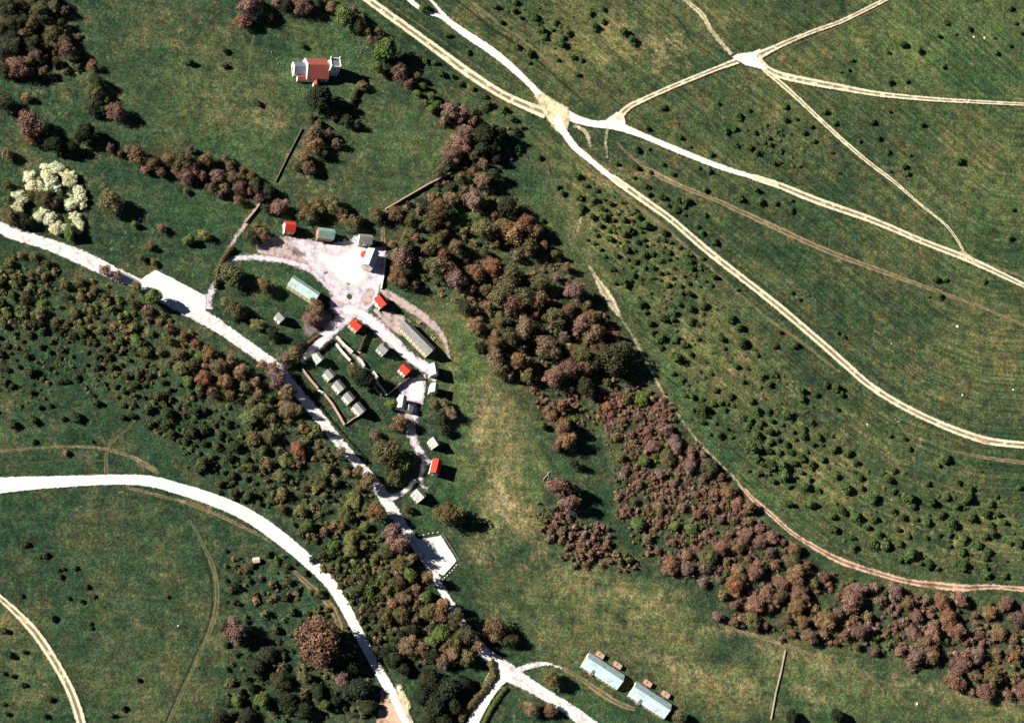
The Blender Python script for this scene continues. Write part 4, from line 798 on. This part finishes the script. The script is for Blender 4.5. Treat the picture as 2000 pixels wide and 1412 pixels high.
# church
def church():
    q = P(620, 133, 6); root = empty('church', (q.x, q.y, 0), zrot(620, 133, 1.0, 6))
    gable(root, 13.0, 13.0, 4.6, 10.4, STONE, TILE, .05)
    gable(root, 7.2, 7.6, 4.0, 6.6, STONE, LEAD, .05, x0=-10.2, y0=.4, name_w='chancel_wall', name_r='chancel_roof')
    b = MB()
    for x_, hw, hr, W, y_ in ((-6.62, 4.9, 10.9, 13.3, 0), (-13.95, 4.4, 7.2, 7.9, .4)):   # coped gable parapets
        hy = W/2; o1 = [(x_-.25, y_-hy, 0), (x_-.25, y_+hy, 0), (x_-.25, y_+hy, hw), (x_-.25, y_, hr), (x_-.25, y_-hy, hw)]
        o2 = [(p[0]+.5, p[1], p[2]) for p in o1]; b.quad(o1[::-1]); b.quad(o2)
        for i in range(5): j = (i+1) % 5; b.quad([o1[i], o1[j], o2[j], o2[i]])
    b.build('gable_parapet', STONE, root)
    gable(root, 5.2, 3.6, 2.8, 4.2, STONE, TILE, .05, x0=-9.4, y0=-5.0, name_w='side_chapel_wall', name_r='side_chapel_roof')
    p_ = empty('porch', (0, 0, 0)); p_.parent = root
    pr = MB(); pr.box(-.8, -8.2, 0, 3.0, 3.2, 3.2); pr.hexa([(-2.5,-9.9,3.003),(.9,-9.9,3.003),(.9,-6.6,3.003),(-2.5,-6.6,3.003),(-.9,-9.9,4.6),(-.7,-9.9,4.6),(-.7,-6.6,4.6),(-.9,-6.6,4.6)], 1)
    bpy.data.objects.remove(p_); pr.build('porch', [STONE, TILE], root)
    t = MB(); tx = 9.4; t.box(tx, .3, 0, 13.0, 5.6, 5.6, 0); t.box(tx, .3, 12.4, 12.7, 5.9, 5.9, 0)
    for s in (-1, 1):
        t.box(tx+s*2.7, .3, 13.001, 13.9, .35, 5.6, 0); t.box(tx, .3+s*2.7, 13.002, 13.9, 5.0, .34, 0)
    t.box(tx, .3, 13.003, 13.12, 5.0, 5.0, 1)
    for a in (-1, 1):
        for c in (-1, 1): t.box(tx+a*2.9, .3+c*2.9, 0, 9.5, .9, .9, 0, taper=.75)
    to = t.build('tower', [STONE, LEAD], root)
    for a in (-1, 1):
        for c in (-1, 1):
            pm = MB(); pm.box(tx+a*2.7, .3+c*2.7, 13.4, 14.8, .8, .8); pm.box(tx+a*2.7, .3+c*2.7, 14.801, 16.4, .7, .7, 0, 0, .08); pm.build('pinnacle', STONE, to)
    for x_ in (-4, -1.3, 1.4, 4.1): opening(root, x_ if x_ != -1.3 else -3.0+.1, -6.5, 1.6, 1.0, 2.2, 'f', sill=STONE) if x_ not in (-1.3,) else None
    for x_ in (-4, -1.3, 1.4, 4.1): opening(root, x_, 6.5, 1.6, 1.0, 2.2, 'b', sill=STONE)
    opening(root, tx, .3-2.8, 8.8, 1.1, 1.9, 'f', 'belfry_window', STONE); opening(root, tx-2.8, .3, 8.8, 1.1, 1.9, 'l', 'belfry_window', STONE); opening(root, tx+2.8, .3, 8.8, 1.1, 1.9, 'r', 'belfry_window', STONE)
    opening(root, -14.2, .4, 1.8, 1.8, 2.6, 'l', 'east_window', STONE)
    return tag(root, 'stone church with red tiled nave roof and pinnacled tower in its churchyard', 'church')
church()
for i, (x, y) in enumerate([(541,117),(543,125),(549,125),(553,126),(512,98),(523,102),(530,103),(697,100),(704,104),(706,97),(664,150),(668,154),(660,156),(700,112),(583,175)]):
    q = P(x, y); b = MB(); b.box(0, 0, 0, .8, .22, .65); b.box(0, 0, .801, 1.0, .2, .45, taper=.5); b.box(0, 0, -.02, .12, .4, .9); o = b.build('gravestone', GREY)
    o.location = q; o.rotation_euler = (0, 0, random.uniform(-.3, .3)); tag(o, 'small grey gravestone standing in the churchyard grass', 'gravestone', 'gravestones around the church')
# walls, hedges
DIMBRICK = plain('shaded_brick', (.10, .065, .05), .4, .8)  # dark brick with the wall's shade put into its colour
def wall(pts, h, th, mat, label, name='wall', cap=None):
    b = MB(); W = [P(x, y) for x, y in pts]; o = W[0]
    for i, (p, q) in enumerate(zip(W[:-1], W[1:])):
        d = q-p; L = d.length; n = max(1, int(L/3)); a = math.atan2(d.y, d.x)
        for j in range(n):
            c = p+d*((j+.5)/n)-o; hh = h*random.uniform(.9, 1.08); b.box(c.x, c.y, -.05, hh, L/n-.004, th, 0, a); b.box(c.x, c.y, hh+.002, hh+.12, L/n-.008, th+.14, 0, a)
    ob = b.build(name, mat); ob.location = o; return tag(ob, label, 'wall')
wall([(589,722),(605,742),(620,760)], 2.2, .5, WALLBRICK, 'upper length of the pink brick wall between enclosure and main lane')
wall([(620,763),(630,769)], 1.6, .9, CONC, 'pale step joining the two lengths of pink brick wall')
wall([(632,770),(650,793),(672,831)], 2.2, .5, WALLBRICK, 'lower length of the pink brick wall between enclosure and main lane')
wall([(656,659),(672,676),(687,690)], 2.8, .6, CONC, 'upper right white wall of the sunken path into the enclosure')
wall([(655,673),(668,690),(683,706)], 2.6, .55, CONC, 'lower left white wall of the sunken path into the enclosure')
wall([(697,700),(704,706),(710,717)], 2.4, .7, CONC, 'short white wall at the end of the sunken path')
wall([(684,710),(691,717)], 2.0, .8, WALLBRICK, 'short tan wall left of the sunken path end')
wall([(714,655),(706,670),(700,687)], 3.0, .5, DIMBRICK, 'dark pink wall running down from the red house to the sunken path')
wall([(727,727),(737,741)], 2.4, .8, CONC, 'short white wall right of the big dark enclosure tree')
wall([(734,748),(744,760),(754,773)], 2.4, .8, CONC, 'right white wall of the pair by the lower enclosure corner')
wall([(731,757),(737,766),(744,773)], 2.0, .6, WALLBRICK, 'left tan wall of the pair by the lower enclosure corner')
wall([(757,771),(775,757),(800,738)], 3.4, .5, DIMBRICK, 'lower right boundary wall of the enclosure coloured dark for shade')
wall([(676,828),(690,818),(710,808)], 1.6, .4, WALLBRICK, 'low brick wall closing the bottom of the enclosure')
wall([(693,660),(660,640)][::-1], 1.5, .3, WALLBRICK, 'low garden wall left of the lower red roofed house') if False else None
wall([(751,505),(748,540),(743,566)], 2.0, .5, CONC, 'pale wall along the right edge of the white yard')
wall([(589,252),(563,303),(537,356)], 1.1, .25, WOODM, 'straight dark field boundary running from the thicket down to the hedgerow', 'field_wall')
wall([(752,410),(790,388),(835,362),(878,340)], 2.2, .6, WALLBRICK, 'long brick wall above the middle wood', 'field_wall')
wall([(1533,1270),(1524,1315),(1515,1350),(1505,1405)], 1.0, .45, plain('tan_stone', (.36, .31, .24), .6, .8), 'pale dry stone wall running down to the bottom edge', 'field_wall')
wall([(515,388),(498,412),(478,436)], 1.6, .5, WALLBRICK, 'low wall beside the grey path up to the hedgerow', 'field_wall')
def hedge(pts, wd, h, k, label, n_per=5.5):
    items = []
    S = smooth([(x, y, 0) for x, y in pts], 3.5)
    for s in S:
        for j in range(2):
            R = wd*random.uniform(.7, 1.1)/2*1.1; q = P(s[0]+random.uniform(-1, 1), s[1]+random.uniform(-1, 1)); items.append((q.x, q.y, R, h*random.uniform(.8, 1.1), tint(k)))
    o = merged('hedge', items, [crown_mesh('hedge_clump', 300+i, 160, 4, .17, .9, .5) for i in range(3)], label, 'hedge'); del o['kind']; return o
hedge([(958,1296),(962,1318),(948,1340),(925,1368),(905,1392),(890,1415)], 6.0, 2.6, 'o', 'thick olive hedge along the left side of the bottom white road')
hedge([(985,1345),(970,1365),(955,1390),(943,1415)], 3.5, 1.8, 'g', 'green hedge along the right side of the bottom white road')
hedge([(420,560),(425,530),(437,505),(450,488)], 4, 3.2, 'o', 'olive hedge along the left of the village drive')
hedge([(600,672),(622,655)], 2.5, 1.6, 'b', 'short brown hedge on the upper side of the village street')
hedge([(700,168),(690,195),(680,215)], 4, 2.6, 'd', 'dark hedge running down from the churchyard beside the ditch')
hedge([(620,690),(640,672),(650,668)], 3, 2.2, 'd', 'dark hedge behind the first small house of the enclosure')
hedge([(580,735),(600,765),(620,790),(650,825),(680,860),(715,898)], 1.3, 1.1, 'd', 'thin hedge on the verge between brick wall and main lane')
# the round green island in the yard
b = MB(); q = P(682, 580); n = 28; R_ = 8.6*MPP
ring = [(math.cos(i/n*6.283)*R_, math.sin(i/n*6.283)*R_) for i in range(n)]
for i in range(n):
    a, c = ring[i], ring[(i+1) % n]; b.quad([(a[0], a[1], 0), (c[0], c[1], 0), (c[0], c[1], .4), (a[0], a[1], .4)], 0); b.quad([(a[0], a[1], .4), (c[0], c[1], .4), (0, 0, .55)], 1)
o = b.build('traffic_island', [CONC, plain('island_grass', (.05, .075, .03), .5, .8)]); o.location = q; tag(o, 'round grassy island in the middle of the village crossroads', 'traffic island')
# barn annexes: the red tank and the porch
q = P(711, 497, 1.5); b = MB(); n = 16
for k_, (r0, z0, r1, z1) in enumerate(((1.9, 0, 1.9, 2.2), (1.9, 2.2, 1.0, 2.9), (1.0, 2.9, .01, 3.1))):
    for i in range(n):
        a, c = i/n*6.283, (i+1)/n*6.283; b.quad([(math.cos(a)*r0, math.sin(a)*r0, z0), (math.cos(c)*r0, math.sin(c)*r0, z0), (math.cos(c)*r1, math.sin(c)*r1, z1), (math.cos(a)*r1, math.sin(a)*r1, z1)])
o = b.build('tank', plain('red_paint', (.55, .06, .03))); o.location = (q.x, q.y, 0); tag(o, 'round red tank beside the tall barn like house', 'tank')
q = P(718, 524, 1.5); root = empty('shed', (q.x, q.y, 0), zrot(718, 524, 20)); gable(root, 4.6, 3.0, 1.8, 2.8, BRICK, plain('salmon_tile', (.62, .28, .18)), .15); tag(root, 'small salmon roofed lean to shed at the foot of the tall barn like house', 'shed')
for x, y, L_, l in [(635,533,1.9,'dark cart like crate lying on the left of the white yard'),(679,555,1.5,'small dark crate on the white yard above the round island')]:
    q = P(x, y); root = empty('crate', (q.x, q.y, 0), .8 if x < 650 else 0); b = MB(); b.box(0, 0, 0, .8, L_, .9); b.build('box', WOODM, root)
    b = MB(); b.box(0, 0, .802, .88, L_+.1, 1.0); b.build('lid', WOODM, root); tag(root, l, 'crate')
# garden pens behind the long terrace and other ruins
for x, y, l in [(818,628,'small ruined brick pen behind the upper half of the long terrace'),(846,660,'small ruined brick pen behind the lower half of the long terrace')]:
    q = P(x, y); root = empty('brick_pen', (q.x, q.y, 0), zrot(x, y, 45)); b = MB(); b.box(0, -1, 0, 1.0, 2.6, .3); b.box(-1.15, .2, 0, .9, .3, 2.0); b.box(1.15, .2, 0, .7, .3, 2.0); b.box(.2, .4, 0, .5, 1.1, .8); b.build('pen_wall', WALLBRICK, root); tag(root, l, 'brick pen', 'brick pens behind the terrace')
# bollards and rail of the car park
def post(x, y, lab, grp, h=1.1, mat=WHITE, s=.5):
    q = P(x, y); b = MB(); b.box(0, 0, 0, h, s, s, taper=.8); b.box(0, 0, h+.001, h+.12, s*.6, s*.6, taper=.5); o = b.build('bollard', mat); o.location = q; tag(o, lab, 'bollard', grp)
for x, y in [(818,1046),(827,1045),(837,1042),(845,1041),(855,1040)]: post(x, y, 'pale bollard in the line along the top edge of the car park', 'bollards along the top edge of the car park')
for x, y in [(891,1104),(887,1109),(883,1114),(878,1119),(873,1124),(868,1128),(865,1132)]: post(x, y, 'pale bollard in the line along the lower right edge of the car park', 'bollards along the lower right edge of the car park')
for x, y, l in [(750,948,'left marker stone at the shaded lane entrance'),(764,948,'right marker stone at the shaded lane entrance')]: post(x, y, l, 'marker stones at the lane entrance', .8, CONC)
root = empty('rail_fence', P(864, 1043)); W_ = [P(864, 1043), P(880, 1068), P(896, 1094)]
for i in range(9):
    t = i/8*2; k_ = min(1, int(t)); c = W_[k_].lerp(W_[k_+1], t-k_)-W_[0]; b = MB(); b.box(c.x, c.y, 0, 1.3, .14, .14); b.build('post', WOODM, root)
for k_ in (0, 1):
    a, c = W_[k_]-W_[0], W_[k_+1]-W_[0]; d = c-a; m = (a+c)/2; b = MB(); b.box(m.x, m.y, .9, 1.1, d.length-.01, .1, 0, math.atan2(d.y, d.x)); b.box(m.x, m.y, .4, .58, d.length-.01, .1, 0, math.atan2(d.y, d.x)); b.build('rail', WOODM, root)
tag(root, 'grey rail fence along the right edge of the white car park', 'fence')
# stones and markers out on the grass
def stone(x, y, s, lab, mat=CHALKST, name='chalk_boulder'):
    r = random.Random(int(x*y)); q = P(x, y); b = MB(); n = 9
    for z0, z1, r0, r1 in ((-.05, .5, 1, .85), (.5, .9, .85, .3)):
        for i in range(n):
            a, c = i/n*6.283, (i+1)/n*6.283; f = lambda t: 1+.25*math.sin(t*3+x)
            b.quad([(math.cos(a)*r0*f(a)*s, math.sin(a)*r0*f(a)*s, z0*s), (math.cos(c)*r0*f(c)*s, math.sin(c)*r0*f(c)*s, z0*s), (math.cos(c)*r1*f(c)*s, math.sin(c)*r1*f(c)*s, z1*s), (math.cos(a)*r1*f(a)*s, math.sin(a)*r1*f(a)*s, z1*s)])
    b.quad([(math.cos(i/n*6.283)*.3*s*(1+.25*math.sin(i/n*6.283*3+x)), math.sin(i/n*6.283)*.3*s*(1+.25*math.sin(i/n*6.283*3+x)), .9*s) for i in range(n)])
    o = b.build(name, mat); o.location = q; return tag(o, lab, 'boulder')
stone(1870, 638, .9, 'pale boulder at the lower end of the thin pale line on the right hand field')
stone(1902, 73, .7, 'left of two pale boulders among bushes in the top right field'); stone(1923, 75, .8, 'right of two pale boulders among bushes in the top right field')
stone(1741, 976, .35, 'tiny pale stone below the bend in the lower right bush field'); stone(1694, 829, .5, 'white stone with dark bush beside it below the curving chalk road')
stone(348, 1222, .45, 'tiny bluish white stone on the lower left pasture'); stone(1880, 772, .55, 'left tan stone inside the big right hand meadow'); stone(1979, 761, .55, 'right tan stone inside the big right hand meadow')
stone(1791, 1374, .8, 'small white stone on the grass below the bottom right wood'); stone(658, 1386, .9, 'small white stone in the dark bottom wood'); stone(1741, 671, .3, 'tiny pale stone in the centre of the right hand meadow')
stone(780, 1345, 1.6, 'largest chalk heap beside the bottom chalk road'); stone(792, 1365, 1.0, 'middle chalk heap beside the bottom chalk road'); stone(795, 1378, 1.2, 'lower chalk heap beside the bottom chalk road')
q = P(500, 1094, 1.5); root = empty('hut', (q.x, q.y, 0), .2); gable(root, 3.4, 2.8, 2.0, 2.8, WALLBRICK, plain('pink_sheet', (.75, .50, .42)), .15); opening(root, 0, -1.4, .1, .8, 1.8, 'f', 'door'); tag(root, 'tiny pink roofed hut alone in the rough below the curved white road', 'hut')
o = bpy.data.objects.new('bush', BUSH[0]); link(o); q = P(127, 885); o.location = q; o.scale = (2.4, 2.4, 2.6); o.color = (.24, .15, .09, 1); tag(o, 'single round tan bush beside the faint tracks above the left white road', 'bush')
# fallen tree on the meadow edge
b = MB(); q = P(1066, 930); b.box(0, 0, .2, .7, 6, .4, 0, .9); b.box(2, 2.7, .3, .6, 3, .2, 0, .2); b.box(1.3, 1, .3, .55, 3, .2, 0, 1.7); o = b.build('fallen_tree', plain('bleached_wood', (.45, .36, .30))); o.location = q; tag(o, 'bleached fallen tree lying on the meadow edge', 'fallen tree')
